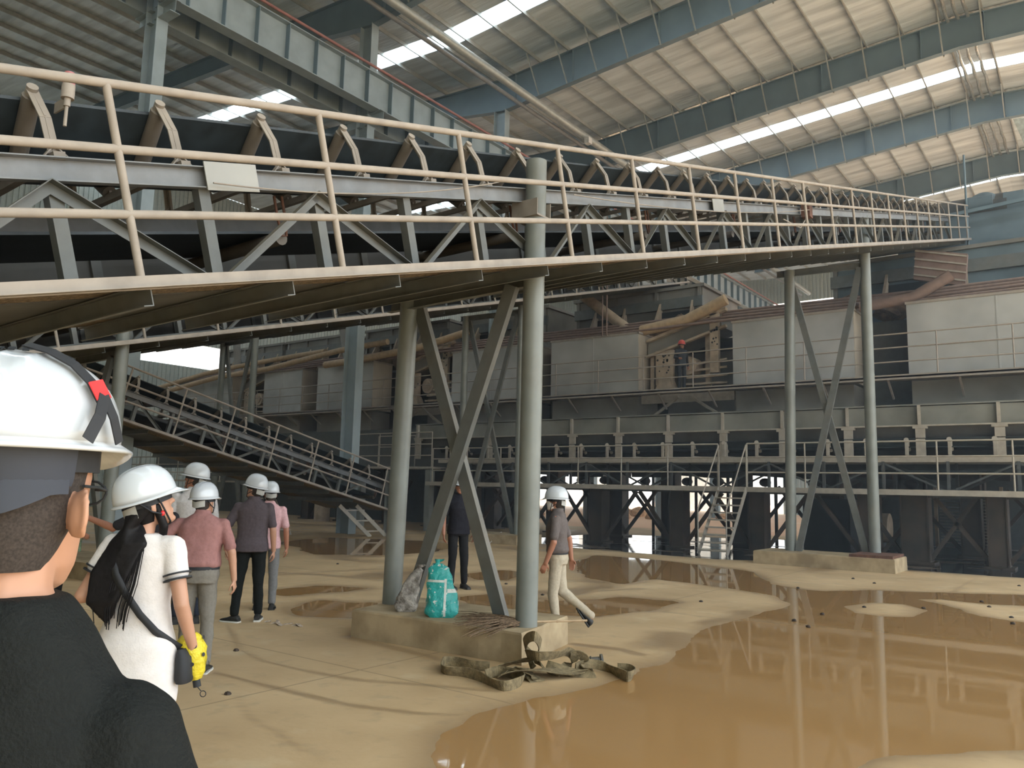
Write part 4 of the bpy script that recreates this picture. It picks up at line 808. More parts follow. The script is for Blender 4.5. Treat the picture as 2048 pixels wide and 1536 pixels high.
# flat hose heaped on the floor
def strip(b, pts, w=.088, th=.008, tilt=75):
    P = [V(p) for p in pts]; Q = []
    for i in range(len(P)-1):       # catmull-rom
        p0, p1, p2, p3 = P[max(i-1, 0)], P[i], P[i+1], P[min(i+2, len(P)-1)]
        for j in range(6):
            t = j/6; Q.append(.5*((2*p1)+(p2-p0)*t+(2*p0-5*p1+4*p2-p3)*t*t+(3*p1-p0-3*p2+p3)*t**3))
    Q.append(P[-1]); rings = []
    for i, p in enumerate(Q):
        d = (Q[min(i+1, len(Q)-1)]-Q[max(i-1, 0)]); d.normalize(); s_ = d.cross(V((0, 0, 1))).normalized(); up = s_.cross(d).normalized()
        a = math.radians(tilt+12*math.sin(i*.35)); wv = up*math.sin(a)+s_*math.cos(a); tv = d.cross(wv).normalized()
        rings.append([p+tv*(th/2), p+wv*w*.5+tv*(th*.9), p+wv*w+tv*(th/2), p+wv*w-tv*(th/2), p+wv*w*.5-tv*(th*.9), p-tv*(th/2)])
    b.loft(rings, smooth=False)
r = thing('fire_hose', 'flat khaki canvas hose heaped on the floor against the front plinth', 'hose', tuple(onz(1080, 1345)))
def Z(l, z=.004): return [onz(x, y, z if len(q_) == 0 else q_[0]) for x, y, *q_ in l]
b = MB()
strip(b, Z([(978,1344),(940,1340),(912,1334),(890,1333),(883,1341),(892,1350),(925,1354),(955,1362),(985,1374),(1008,1383),(1032,1378),(1042,1368),(1026,1358),(996,1353),(975,1360)]), tilt=80)
strip(b, Z([(970,1352),(995,1340),(1025,1328,.05),(1060,1324,.08),(1085,1334,.05),(1105,1350),(1140,1352),(1180,1350)]), tilt=35)
strip(b, Z([(985,1356),(1020,1342,.02),(1060,1338,.04),(1095,1344,.02),(1120,1350)]), tilt=20, w=.12)
strip(b, Z([(1062,1340,.02),(1056,1320,.10),(1052,1300,.2),(1058,1286,.30),(1070,1284,.33),(1077,1296,.24),(1076,1312,.14),(1078,1330,.04)]), tilt=85)
strip(b, Z([(1058,1318,.12),(1075,1322,.16),(1105,1318,.16),(1130,1312,.15),(1142,1322,.10),(1140,1340,.03),(1118,1354)]), tilt=65)
strip(b, Z([(1140,1318,.12),(1158,1318,.12),(1168,1332,.06),(1180,1350),(1192,1356),(1165,1356),(1120,1348,.03),(1090,1340,.05)]), tilt=50)
strip(b, Z([(1150,1345,.02),(1180,1338,.03),(1215,1344),(1240,1356),(1256,1364),(1264,1356),(1256,1348),(1235,1346)]), tilt=80)
strip(b, Z([(1040,1352),(1052,1350,.03),(1075,1352,.03),(1090,1362),(1060,1366)]), tilt=15, w=.14)
strip(b, Z([(1000,1350,.03),(1050,1342,.07),(1100,1336,.08),(1150,1340,.04)]), tilt=5, w=.16)
wput('hose_body', b, 'hose', r)
q0, q1 = onz(1170, 1322, .05), onz(1204, 1320, .06); b = MB(); b.tube(q0, q1, .033, 16); dq = (q1-q0).normalized(); b.tube(q1-dq*.015, q1+dq*.005, .055, 18); b.tube(q0+dq*.05, q0+dq*.06, .042, 16); wput('coupling', b, 'steel_dark', r)
# litter and pebbles
r = thing('torn_paper', 'torn pale paper scraps lying on the floor right of the man in the purple-grey shirt', 'litter', tuple(onz(565, 1247)))
b = MB(); rr_ = random.Random(4)
for x, y in ((535, 1243), (548, 1246), (560, 1249), (575, 1248), (590, 1250), (600, 1251), (556, 1243)):
    c = onz(x, y, .012); a = rr_.uniform(0, 3); u_ = V((math.cos(a), math.sin(a), .12))*rr_.uniform(.04, .09); v_ = V((-math.sin(a), math.cos(a), .2))*rr_.uniform(.02, .045)
    P = [c-u_-v_, c+u_-v_*.5, c+u_*.8+v_, c-u_*.6+v_*.8]; b.hexa(P, [p+V((0, 0, .003)) for p in P])
wput('scrap', b, mat('scrap_paper', (.45, .36, .28), .8, noise=.6, nscale=30), r)
peb = MB(); peb.blob((0, 0, 0), (.032, .026, .02), 8, rough=.12); pm_ = peb.mesh('pebble')
for i, (x, y) in enumerate(((158,562),(1048,428),(1172,455),(725,483),(1113,595),(868,635),(785,708),(703,672),(1800,562),(1845,593),(1975,655),(1982,690),(1460,600),(2020,470))):
    q = onz(1348+x/2.926, 1011+y/2.926, .012); o = put('pebble', pm_, 'dkcol', None, Matrix.Translation(q)); tag(o, 'small dark pebble lying on the wet floor at right', 'pebble', 'dark pebbles on the wet floor')
for i, (x, y) in enumerate(((472, 1301), (1085, 1190), (455, 1388), (675, 1128), (1012, 1168))):
    q = onz(x, y, .01); o = put('pebble', pm_, 'dkcol', None, Matrix.Translation(q)); tag(o, 'small dark pebble lying on the dry floor', 'pebble', 'dark pebbles on the dry floor')
b = MB(); q = onz(905, 1141, .02); 
b = MB(); p0, p1 = onz(1003, 1064, .3), onz(978, 1088, .01); b.path([p0, p0.lerp(p1, .5)+V((0, 0, .03)), p1, p1+V((-.5, .1, 0))], .02, 8); solo('slack_rope', b, 'rail', 'pale rope trailing off the plinth behind the front trestle', 'rope')
# ------------------------------------------------------------------ people
def cl(name, col, rough=.85, noise=.08, ns=40, bump=.15): return mat(name, col, rough, noise=noise, nscale=ns, bump=bump, spec=.25)
M['skin'] = mat('skin', (.50, .27, .18), .5, noise=.05, nscale=8)
M['skin2'] = mat('skin_tanned', (.36, .16, .10), .5, noise=.05, nscale=8)
M['hairm'] = mat('black_hair', (.008, .007, .008), .55, noise=.3, nscale=60, spec=.2)
M['buzz'] = mat('cropped_hair', (.040, .031, .027), .9, noise=.35, nscale=260)
M['hat'] = mat('white_hard_hat_shell', (.60, .64, .69), .18, noise=.0, spec=.6, coat=.4)
M['hatred'] = mat('red_hard_hat_shell', (.62, .09, .08), .3, noise=0)
M['strapm'] = mat('black_webbing', (.018, .02, .025), .7, noise=.1)
M['navy'] = mat('nape_band', (.025, .032, .05), .6)
M['buckle'] = mat('red_buckle', (.75, .035, .04), .35)
M['shoe_b'] = mat('black_shoe', (.02, .02, .02), .5); M['shoe_w'] = mat('white_sole', (.65, .63, .58), .6)
M['lining'] = mat('grey_padding', (.42, .42, .40), .8)
def ccap(mb, p0, p1, r0, r1, n=14):
    p0 = V(p0); p1 = V(p1); d = p1-p0; L_ = d.length
    if L_ < 1e-5: d = V((0, 0, 1))
    d.normalize(); u = V((0, 0, 1)) if abs(d.z) < .9 else V((1, 0, 0)); a = d.cross(u).normalized(); b = a.cross(d); rings = []
    for t in (-80, -50, -20): rings.append((p0+d*(r0*math.sin(math.radians(t))), r0*math.cos(math.radians(t))))
    for t in (20, 50, 80): rings.append((p1+d*(r1*math.sin(math.radians(t))), r1*math.cos(math.radians(t))))
    mb.loft([[c+(a*math.cos(2*math.pi*i/n)+b*math.sin(2*math.pi*i/n))*r for i in range(n)] for c, r in rings])
def rings(mb, rs, n=24, f=lambda p: p, q=.85):   # (z, halfwidth, halfdepth, yoffset, xoffset)
    out = []
    for z, w_, d, yo, xo in rs:
        ring = []
        for i in range(n):
            a = 2*math.pi*i/n; c, s = math.cos(a), math.sin(a)
            ring.append(f(V((xo+math.copysign(abs(c)**q, c)*w_, yo+math.copysign(abs(s)**q, s)*d, z))))
        out.append(ring)
    mb.loft(out)
def remesh(o, vox, sm=4, disp=0, dsize=.15):
    m = o.modifiers.new('remesh', 'REMESH'); m.mode = 'VOXEL'; m.voxel_size = vox; m.use_smooth_shade = True
    s = o.modifiers.new('smooth', 'SMOOTH'); s.factor = .5; s.iterations = sm
    if disp:
        t = bpy.data.textures.new('folds', 'CLOUDS'); t.noise_scale = dsize; t.noise_depth = 2
        d = o.modifiers.new('folds', 'DISPLACE'); d.texture = t; d.strength = disp; d.mid_level = .5; d.texture_coords = 'LOCAL'
    return o
def hand(mb, w, d, n, side, curl=.5, k=1.0, thumb=1):
    d = V(d).normalized(); n = V(n); n = (n-d*n.dot(d)).normalized(); s = d.cross(n).normalized()*side
    fl = (.068, .078, .072, .056); off = (.030, .010, -.010, -.029)
    for i in range(4):
        kn = w+d*(.088-.006*abs(i-1.3))*k+s*off[i]*k
        ccap(mb, w+d*.012*k+s*off[i]*.6*k, kn, .0125*k, .0115*k, 8)
        p = kn; a = .15+curl*.55
        for j, fr in enumerate((.42, .32, .26)):
            dd = (d*math.cos(a)+n*math.sin(a)+s*off[i]*1.2).normalized(); q = p+dd*fl[i]*fr*1.0*k; ccap(mb, p, q, (.0092-.0008*j)*k, (.0086-.0008*j)*k, 8); p = q; a += curl*.75
    p = w+d*.022*k+s*.024*k; q = p+(d*.6+s*.75+n*.35).normalized()*.038*k; ccap(mb, p, q, .014*k, .0105*k, 8); p = q; q = p+(d*.9+s*.25+n*.45*(.5+curl)).normalized()*.030*k; ccap(mb, p, q, .0105*k, .009*k, 8); p = q; ccap(mb, p, p+(d*.9+n*.4*(.5+curl)).normalized()*.022*k, .009*k, .0075*k, 8)
def hard_hat(par, T0, m='hat', lining=True, near=False, up=.012, sc_=1.05):
    """T maps head-local coordinates (origin between the ears, y forward) to the parent's frame."""
    T = lambda p: T0(V((p[0]*sc_, p[1]*sc_, .028+(p[2]-.028)*sc_+up)))
    b = MB(); n = 56 if near else 36; k_ = 16; rs = []
    def shell(u, v, off=0):
        sx, sy = math.sin(u), math.cos(u); a = .112; bb = .142
        e = math.cos(v)**.80; z = .028+(.116 if near else .142)*math.sin(v)**.92
        x = sx*a*e; y = sy*bb*e-.006
        rid = 0
        for c0 in (-.034, 0, .034):
            rid = max(rid, math.exp(-((x-c0)/.006)**2))
        k = 1+(.022*rid*min(1, max(0, (math.sin(v)-.25)*2)))+off
        return V((x*k, y*k, .028+(z-.028)*k))
    for j in range(k_+1):
        v = (math.pi/2)*j/k_*.998; rs.append([T(shell(2*math.pi*i/n, v)) for i in range(n)])
    rim = []
    for q, (dr, dz) in enumerate(((.0, 0), (.010, -.006), (.014, -.009), (.012, -.013))):
        ring = []
        for i in range(n):
            u = 2*math.pi*i/n; fr = max(0, math.cos(u)); vis = .045*fr**3
            x, y = math.sin(u)*(.112+dr), math.cos(u)*(.142+dr)-.006+(vis if dr else 0)*(dr/.014)
            ring.append(T(V((x, y, .028+dz-(.022*fr**4 if dr > .005 else 0)))))
        rim.append(ring)
    inner = [[T(V((math.sin(2*math.pi*i/n)*.108, math.cos(2*math.pi*i/n)*.137-.006, .022))) for i in range(n)], [T(V((math.sin(2*math.pi*i/n)*.09, math.cos(2*math.pi*i/n)*.115-.006, .075))) for i in range(n)]]
    b.loft(inner[::-1]+rim[::-1]+rs); o = put('hard_hat', b, m, par)
    if lining:
        b = MB(); b.loft([[T(V((math.sin(2*math.pi*i/28)*.089, math.cos(2*math.pi*i/28)*.109-.004, z))) for i in range(28)] for z in (-.012, .03)], cap=False); put('head_band', b, 'strapm', o)
        if not near: b = MB(); b.loft([[T(V((math.sin(a)*.093, math.cos(a)*.113-.006, z-.018*(1-abs(math.sin(a)))))) for a in [math.pi*.72+math.pi*.56*i/14 for i in range(15)]] for z in (-.045, .012)], cap=False, closed=False); put('nape_pad', b, 'lining', o)
        for sd in (-1, 1) if not near else ():
            b = MB(); pts = [T(V((sd*.092, .02, .02))), T(V((sd*.086, .035, -.05))), T(V((sd*.05, .055, -.115))), T(V((0, .062, -.128)))]; b.path(pts, .0045, 6)
            b.path([T(V((sd*.088, -.06, .01))), T(V((sd*.089, -.02, -.04))), T(V((sd*.08, .03, -.07)))], .0045, 6); put('chin_strap', b, 'strapm', o)
    return o
def hv(h):  # heading vector: 0 = away from the camera, positive = to the right in the photo
    a = math.radians(h); return _view*math.cos(a)+_r0*math.sin(a)
def at_depth(px, depth):
    p = _view*depth+_r0*((px-1024)/1600*depth); return V((p.x, p.y, 0))
def person(label, pos, heading, H, top='shirt', shirt=None, pants=None, skin='skin', vox=.011, lean=0., hyaw=0., hpitch=0., armL=None, armR=None, legL=None, legR=None, sleeve=.75, fem=False, girth=1.0, hat='hat', hair='buzz', shoes=('shoe_b', 'shoe_b'), curl=(.5, .5), footyaw=(0, 0), dress=None, belt=True, near=False, collar=True, hroll=0., footpitch=(0, 0), tuck=True, palm=(None, None), wide=1.0, hup=.012, hsc=1.05, drop=0.0):
    k = H/1.72; hd = hv(heading); root = thing('person', label, 'person', tuple(pos)); root.rotation_euler = (0, 0, math.atan2(hd.y, hd.x)-math.pi/2)
    c_, s_ = math.cos(lean), math.sin(lean); PV = V((0, 0, .95))
    def U(p): p = V(p); q = p-PV; return (V((q.x, q.y*c_+q.z*s_, -q.y*s_+q.z*c_))+PV)*k
    def K(p): return V(p)*k
    sw = (.150 if fem else .190)*wide; hr = .155 if fem else .15
    sh = {-1: V((-sw, -.01, 1.385-drop)), 1: V((sw, -.01, 1.385-drop))}
    arms = {}
    for sd, a in ((-1, armL), (1, armR)):
        if a is None: a = ((sd*.055, -.03, -.285), (sd*.015, .05, -.245))
        el = sh[sd]+V(a[0]); wr = el+V(a[1]); arms[sd] = (sh[sd], el, wr)
    legs = {}
    for sd, l in ((-1, legL), (1, legR)):
        hp = V((sd*.088, 0, .90)); kn, an = l if l else ((sd*.10, .015, .485), (sd*.105, -.01, .085))
        legs[sd] = (hp, V(kn), V(an))
    g = girth
    if fem: TR = [(.84, .150, .105, 0, 0), (.93, .165, .118, -.008, 0), (1.02, .140, .098, 0, 0), (1.12, .118, .088, .0, 0), (1.24, .135, .105, .01, 0), (1.34, .148, .092, .0, 0), (1.40, .125, .072, -.005, 0), (1.44, .06, .055, -.01, 0)]
    else: TR = [(.84, .150*g, .108*g, 0, 0), (.93, .158*g, .115*g, -.005, 0), (1.02, .152*g, .112*g, .004, 0), (1.12, .152*g, .112*g, .006, 0), (1.25, .174*wide, .120, .004, 0), (1.34-drop*.6, .186*wide, .110, -.004, 0), (1.405-drop*.4, .150*wide, .086, -.01, 0), (1.44-drop*.1, .105*wide, .074, -.012, 0), (1.475, .068, .062, -.012, 0)]
    # head frame
    yw, pt = math.radians(hyaw), math.radians(hpitch)
    HR = Matrix.Rotation(-yw, 3, 'Z') @ Matrix.Rotation(-pt, 3, 'X') @ Matrix.Rotation(math.radians(hroll), 3, 'Y')
    HC = U((0, .012, 1.595)) if lean == 0 else U((0, .012, 1.59))
    hk = k*(1.02 if fem else 1.0)
    def T(p): return HC+(HR @ V(p))*hk
    b = MB()
    rings(b, [(z, w_-.012, d-.012, y, x) for z, w_, d, y, x in TR], f=U)
    ccap(b, U((0, -.012, 1.42)), T((0, -.012, -.05)), (.046 if fem else .058)*k, (.044 if fem else .056)*k)
    HD = [(-.122, .018, .022, .062), (-.112, .036, .038, .052), (-.085, .054, .062, .030), (-.05, .063, .078, .014), (-.01, .070, .090, .004), (.03, .075, .096, 0), (.065, .073, .093, -.004), (.095, .060, .076, -.006), (.115, .035, .046, -.006), (.122, .012, .016, -.006)]
    rings(b, [(z, w_, d, y, 0) for z, w_, d, y in HD], f=T, q=.95)
    ccap(b, T((0, .092, .010)), T((0, .112, -.022)), .008*hk, .012*hk, 8); ccap(b, T((-.012, .098, -.028)), T((.012, .098, -.028)), .008*hk, .008*hk, 8)
    ccap(b, T((-.02, .090, -.058)), T((.02, .090, -.058)), .008*hk, .008*hk, 8); ccap(b, T((-.018, .088, -.070)), T((.018, .088, -.070)), .008*hk, .008*hk, 8)
    ccap(b, T((-.035, .086, .028)), T((.035, .086, .028)), .010*hk, .010*hk, 8); ccap(b, T((-.012, .086, -.104)), T((.012, .086, -.104)), .014*hk, .014*hk, 8)
    for sd in (-1, 1):
        b.blob(T((sd*(.084 if near else .078), -.022 if near else -.006, -.018 if near else -.012)), (.012*hk, .021*hk, (.030 if near else .034)*hk), 14, HR.copy() @ Matrix.Rotation(sd*(.7 if near else .35), 3, 'Z'))
        if near:
            pts = [T((sd*(.091-.012*math.cos(t+1.2)), -.024+.019*math.cos(t+1.2), -.016+.029*math.sin(t+1.2))) for t in [i*.42 for i in range(11)]]; b.path(pts, [.0042*hk]*11, 8)
        a0, e0, w0 = arms[sd]; r3 = (.046, .038, .025) if fem else (.040, .042, .029)
        ccap(b, U(a0), U(e0), r3[0]*k, r3[1]*k); m_ = U(e0).lerp(U(w0), .3); ccap(b, U(e0), m_, r3[1]*k, r3[1]*k*.98); ccap(b, m_, U(w0), r3[1]*k*.97, r3[2]*k)
        dd = (U(w0)-U(e0)).normalized(); ix = 0 if sd < 0 else 1; pn = V(palm[ix]) if palm[ix] else V((-sd, .15, 0))
        hand(b, U(w0), dd, pn, 1 if sd < 0 else -1, curl[ix], k*(.92 if fem else 1.0))
        h0, k0, n0 = legs[sd]
        if fem:
            ccap(b, K(h0), K(k0), .082*k, .052*k); m_ = K(k0).lerp(K(n0), .3)+V((0, -.008, 0)); ccap(b, K(k0), m_, .050*k, .052*k); ccap(b, m_, K(n0), .050*k, .032*k)
        else: ccap(b, K(h0), K(k0), .07*k, .05*k); ccap(b, K(k0), K(n0), .048*k, .034*k)
    remesh(put('body', b, skin, root), vox*.62 if near else vox*.7, 3)
    for sd in (-1, 1):
        b = MB(); b.blob(T((sd*.031, .089, .012)), (.011*hk, .006*hk, .007*hk), 8); put('eye', b, 'black', root)
    # clothes
    ex = .012
    if dress:
        b = MB(); rings(b, dress, f=U, n=40, q=.95)
        for sd in (-1, 1):
            a0, e0, w0 = arms[sd]; ccap(b, U(a0+V((-sd*.03, 0, 0))), U(a0.lerp(e0, .1)), .062*k, .064*k); ccap(b, U(a0), U(a0.lerp(e0, .40)), .062*k, .064*k)
        o = remesh(put('dress', b, shirt, root), vox*.85, 6, .010, .12)
        for sd in (-1, 1):
            a0, e0, w0 = arms[sd]; dv = (U(e0)-U(a0)).normalized()
            for t in (.47, .56): c = U(a0.lerp(e0, t)); b = MB(); b.tube(c-dv*.004, c+dv*.004, .0665*k, 28, cap=True); put('sleeve_stripe', b, 'strapm', o)
    else:
        hem = .845 if not tuck else .965
        b = MB(); rr = [(z, w_+ex*g, d+ex*g, y, x) for z, w_, d, y, x in TR if z >= hem-.02]; rr = [(hem, rr[0][1]+(.006 if tuck else .022), rr[0][2]+(.004 if tuck else .022), rr[0][3], 0)]+([(.93, rr[1][1]+.012, rr[1][2]+.012, rr[1][3], 0)]+rr[2:] if not tuck else rr[1:]); rr[-1] = (1.472, .075, .070, -.012, 0)
        if tuck: rr.insert(1, (1.0, rr[0][1]+.012, rr[0][2]+.012, 0, 0))
        rings(b, rr, f=U)
        if collar: rings(b, [(1.43, .085, .078, -.012, 0), (1.505 if not near else 1.475, .068, .068, -.010, 0)], f=U)
        for sd in (-1, 1):
            a0, e0, w0 = arms[sd]; sr = .078 if near else .061; ccap(b, U(a0+V((-sd*.05, 0, -.008))), U(a0+V((-sd*.010, 0, -.010))), .058*k, sr*k)
            if sleeve <= 1: ccap(b, U(a0+V((-sd*.010, 0, -.010))), U(a0.lerp(e0, sleeve)), sr*k, (.060 if not near else .082)*k)
            else: ccap(b, U(a0), U(e0), .062*k, .052*k); ccap(b, U(e0), U(e0.lerp(w0, min(.95, sleeve-1))), .052*k, .042*k)
        remesh(put('shirt', b, shirt, root), vox*.85, 6 if not near else 14, .022 if not near else .014, .13)
        if sleeve <= 1:
            pass
        b = MB(); rings(b, [(.83, .158*g, .118*g, -.004, 0), (.90, .168*g, .126*g, -.006, 0)]+([(.97, .160*g, .120*g, 0, 0), (1.0, .156*g, .117*g, 0, 0)] if tuck else [(.925, .150*g, .108*g, 0, 0)]), f=lambda p: V(p)*k)
        for sd in (-1, 1):
            h0, k0, n0 = legs[sd]; ccap(b, K(h0+V((0, 0, -.02))), K(k0), .092*k*g, .070*k); ccap(b, K(k0), K(n0+V((0, 0, .035))), .070*k, .054*k)
        remesh(put('trousers', b, pants, root), vox*.85, 5, .024, .16)
        if belt:
            b = MB(); b.loft([[V((math.sin(2*math.pi*i/28)*(.170*g), math.cos(2*math.pi*i/28)*(.130*g), z))*k for i in range(28)] for z in (.955, .985)], cap=False); put('belt', b, 'strapm', root)
    # shoes
    for ix, sd in enumerate((-1, 1)):
        h0, k0, n0 = legs[sd]; A = K(n0); fy = math.radians(footyaw[ix]); fp = math.radians(footpitch[ix]); RM = Matrix.Rotation(-fy, 3, 'Z') @ Matrix.Rotation(-fp, 3, 'X')
        def S(x, y, z): return A+(RM @ V((x, y, z)))*k
        prof = [(-.075, .030, .045), (-.055, .038, .075), (0, .040, .085), (.05, .043, .062), (.10, .048, .042), (.15, .046, .032), (.185, .030, .022)]
        b = MB(); b.loft([[S(w_*math.cos(a), y, -.068+max(0, (h_+.0)*(.5+.5*math.sin(a))*1.0)) for a in [2*math.pi*i/16 for i in range(16)]] for y, w_, h_ in prof]); o = put('shoe', b, shoes[0], root)
        b = MB(); b.loft([[S((w_+.004)*math.cos(a), y, -.085+(.022 if math.sin(a) > 0 else 0)) for a in [2*math.pi*(i+.5)/16 for i in range(16)]] for y, w_, h_ in [(-.080, .030, 0), (-.06, .040, 0), (0, .042, 0), (.05, .044, 0), (.10, .050, 0), (.15, .048, 0), (.192, .028, 0)]]); put('sole', b, shoes[1], o)
    # hair
    b = MB()
    if hair:
        rings(b, [(-.085, .050, .048, -.036, 0), (-.062, .060, .062, -.030, 0), (-.03, .071, .074, -.022, 0), (.0, .0745, .085, -.016, 0), (.04, .0775, .094, -.012, 0), (.08, .071, .088, -.009, 0), (.11, .045, .058, -.008, 0), (.127, .012, .016, -.006, 0)], f=T, q=.95)
        put('hair', b, hair, root)
    hh = hard_hat(root, T, hat, True, near, hup, hsc) if hat else None
    return root, T, U, hh
P_ = {}
# foreground man, cut by the left edge
fg = at_depth(58, 1.06)
P_['fg'] = person('nearest person, black shirt, hard hat with red buckle, cut by left edge', fg, -6, 1.755, shirt=cl('black_shirt', (.008, .010, .010), .8, bump=.3, ns=60), pants=cl('black_trousers', (.01, .01, .01)), vox=.008, near=True, hyaw=3, girth=1.15, wide=.85, hup=.046, hsc=.97, drop=.080, armR=((.10, -.03, -.25), (.02, .10, -.22)), collar=True, sleeve=.8, hair='buzz', lean=-.02, tuck=False, belt=False)
root, T, U, hh = P_['fg']
T00 = T; T = lambda p: T00(V((p[0]*.97, p[1]*.97, .028+(p[2]-.028)*.97+.046)))
b = MB(); path = [(.010, .185, .005), (.040, .170, .040), (.056, .150, .085), (.060, .105, .130), (.052, .040, .160), (.03, -.04, .172)]
def strapband(pts, w_, m, par, lift=.003, name='strap'):
    Q = [T(V(p)) for p in pts]; b = MB(); L1 = []; L2 = []
    for i, q in enumerate(Q):
        d = (Q[min(i+1, len(Q)-1)]-Q[max(i-1, 0)]).normalized(); nrm = (q-T(V((0, 0, .03)))).normalized(); s = d.cross(nrm).normalized(); q = q+nrm*lift; L1.append(q-s*w_/2); L2.append(q+s*w_/2)
    n_ = [(Q[i]-T(V((0, 0, .03)))).normalized()*.002 for i in range(len(Q))]
    b.loft([[a, c, c+e_, a+e_] for a, c, e_ in zip(L1, L2, n_)], smooth=False); return put(name, b, m, par)
def onshell(u_deg, v_deg, off=.004):
    u, v = math.radians(u_deg), math.radians(v_deg); e = math.cos(v)**.80; z = .028+.116*math.sin(v)**.92; k = 1+off/.12
    return (math.sin(u)*.112*e*k, math.cos(u)*.142*e*k-.006, .028+(z-.028)*k)
strapband([onshell(u, v, .006) for u, v in ((103, 22), (107, 36), (114, 50), (128, 64), (156, 77))], .017, 'strapm', hh)
strapband([onshell(94, 0, .014), onshell(99, 12, .014), onshell(103, 25, .012)], .016, 'strapm', hh)
strapband([onshell(116, 0, .014), onshell(109, 12, .014), onshell(103, 25, .012)], .016, 'strapm', hh)
o_ = strapband([onshell(103, 23, .010), onshell(106, 35, .010)], .026, 'buckle', hh, .004, 'buckle')
for u in (150, 168, 186, 204, 222): strapband([onshell(u, 71, .003), onshell(u+9, 71, .003)], .007, 'black', hh, .001, 'vent')
for u in (60, 76, 92, 108, 124): strapband([onshell(u, 72, .003), onshell(u+8, 72, .003)], .007, 'black', hh, .001, 'vent')
b = MB(); n_ = 20
b.loft([[T(V((math.sin(a)*r_, math.cos(a)*(r_+.022)-.008, z))) for a in [math.pi*.60+math.pi*.80*i/n_ for i in range(n_+1)]] for z, r_ in ((.03, .096), (-.02, .092), (-.03, .089))], cap=False, closed=False); put('nape_band', b, 'navy', hh)
b = MB(); b.loft([[T(V((math.sin(a)*.0915, math.cos(a)*.113-.008, z-.03*max(0, math.cos((a-math.pi)*1.6))))) for a in [math.pi*.62+math.pi*.76*i/n_ for i in range(n_+1)]] for z in (-.0, -.04)], cap=False, closed=False); put('adjuster_strap', b, 'navy', hh)
T = T00
b = MB(); b.path([T(V((.080, -.005, .018))), T(V((.079, .04, .016))), T(V((.070, .085, .012)))], .0022*1, 6); b.path([T(V((.070, .085, .012))), T(V((.045, .108, .012)))], .002, 6); b.path([T(V((-.080, -.005, .018))), T(V((-.079, .04, .016))), T(V((-.068, .088, .012)))], .0022, 6)
for sd in (-1, 1): b.path([T(V((sd*(.036+.024*math.cos(t)), .108, .008+.017*math.sin(t)))) for t in [i*math.pi/6 for i in range(13)]], .0018, 6)
put('glasses', b, 'black', root)
# woman in the white dress
gp = at_depth(310, 3.9)
wd = cl('white_dress_cloth', (.74, .70, .69), .8, noise=.03)
dr = [(.635, .205, .160, .0, 0), (.70, .208, .162, 0, 0), (.80, .204, .156, -.008, 0), (.92, .192, .142, -.008, 0), (1.02, .160, .118, 0, 0), (1.12, .142, .106, 0, 0), (1.24, .155, .120, .008, 0), (1.34, .165, .106, 0, 0), (1.41, .135, .084, -.005, 0), (1.45, .068, .064, -.01, 0)]
P_['girl'] = person('person in a short white dress with long black hair, holding a yellow umbrella', gp, 2, 1.66, fem=True, shirt=wd, dress=dr, hyaw=48, hpitch=-20, hroll=0, vox=.009, armR=((.075, -.03, -.27), (.035, .085, -.215)), armL=((-.10, -.06, -.235), (.02, .16, .02)), curl=(.6, .95), hair='hairm', legR=((.085, .02, .485), (.09, -.02, .085)), legL=((-.08, .03, .485), (-.085, .08, .085)), near=False, palm=(None, (-.9, .4, 0)))
root, T, U, hh = P_['girl']
b = MB(); kk = 1.66/1.72
for i in range(9):
    a = math.pi*(.62+.76*i/8); c0 = V((math.sin(a)*.075, math.cos(a)*.09, -.01))
    p0 = T(c0); s_ = (i-4)/4
    p1 = U(V((-.03+.070*s_-.01, -.085-.02*(1-abs(s_)), 1.40))); p2 = U(V((-.075+.078*s_-.02, -.120, 1.26))); p3 = U(V((-.10+.060*s_-.02, -.135, 1.13))); p4 = U(V((-.085+.030*s_-.01, -.130, 1.03+.03*abs(s_))))
    for q0, q1, r0, r1 in ((p0, p1, .028, .026), (p1, p2, .026, .023), (p2, p3, .023, .017), (p3, p4, .017, .005)): ccap(b, q0, q1, r0*kk, r1*kk, 8)
for sd in (1,):
    ccap(b, T(V((.070, .01, -.02))), T(V((.062, .02, -.12))), .022*kk, .024*kk, 8); ccap(b, T(V((.062, .02, -.12))), U(V((.055, .06, 1.36))), .024*kk, .02*kk, 8); ccap(b, U(V((.055, .06, 1.36))), U(V((.06, .10, 1.24))), .02*kk, .01*kk, 8)
o = remesh(put('long_hair', b, 'hairm', root), .007, 5, .004, .05)
for i in range(26):
    s_ = random.uniform(-1, 1); b = MB() if i == 0 else b
    if i == 0: sb = MB()
    x0 = .02+.10*s_; sb.path([U(V((-.01+.06*s_, -.105, 1.38))), U(V((-.05+.10*s_, -.143, 1.22))), U(V((-.07+.09*s_, -.145, 1.10))), U(V((-.07+.08*s_, -.140, 1.0+.06*random.random())))], .0022, 4)
put('hair_strands', sb, 'hairm', o)
b = MB(); b.blob(T(V((.081, .025, -.055))), (.012, .010, .014), 10); put('ear_defender', b, 'buckle', root)
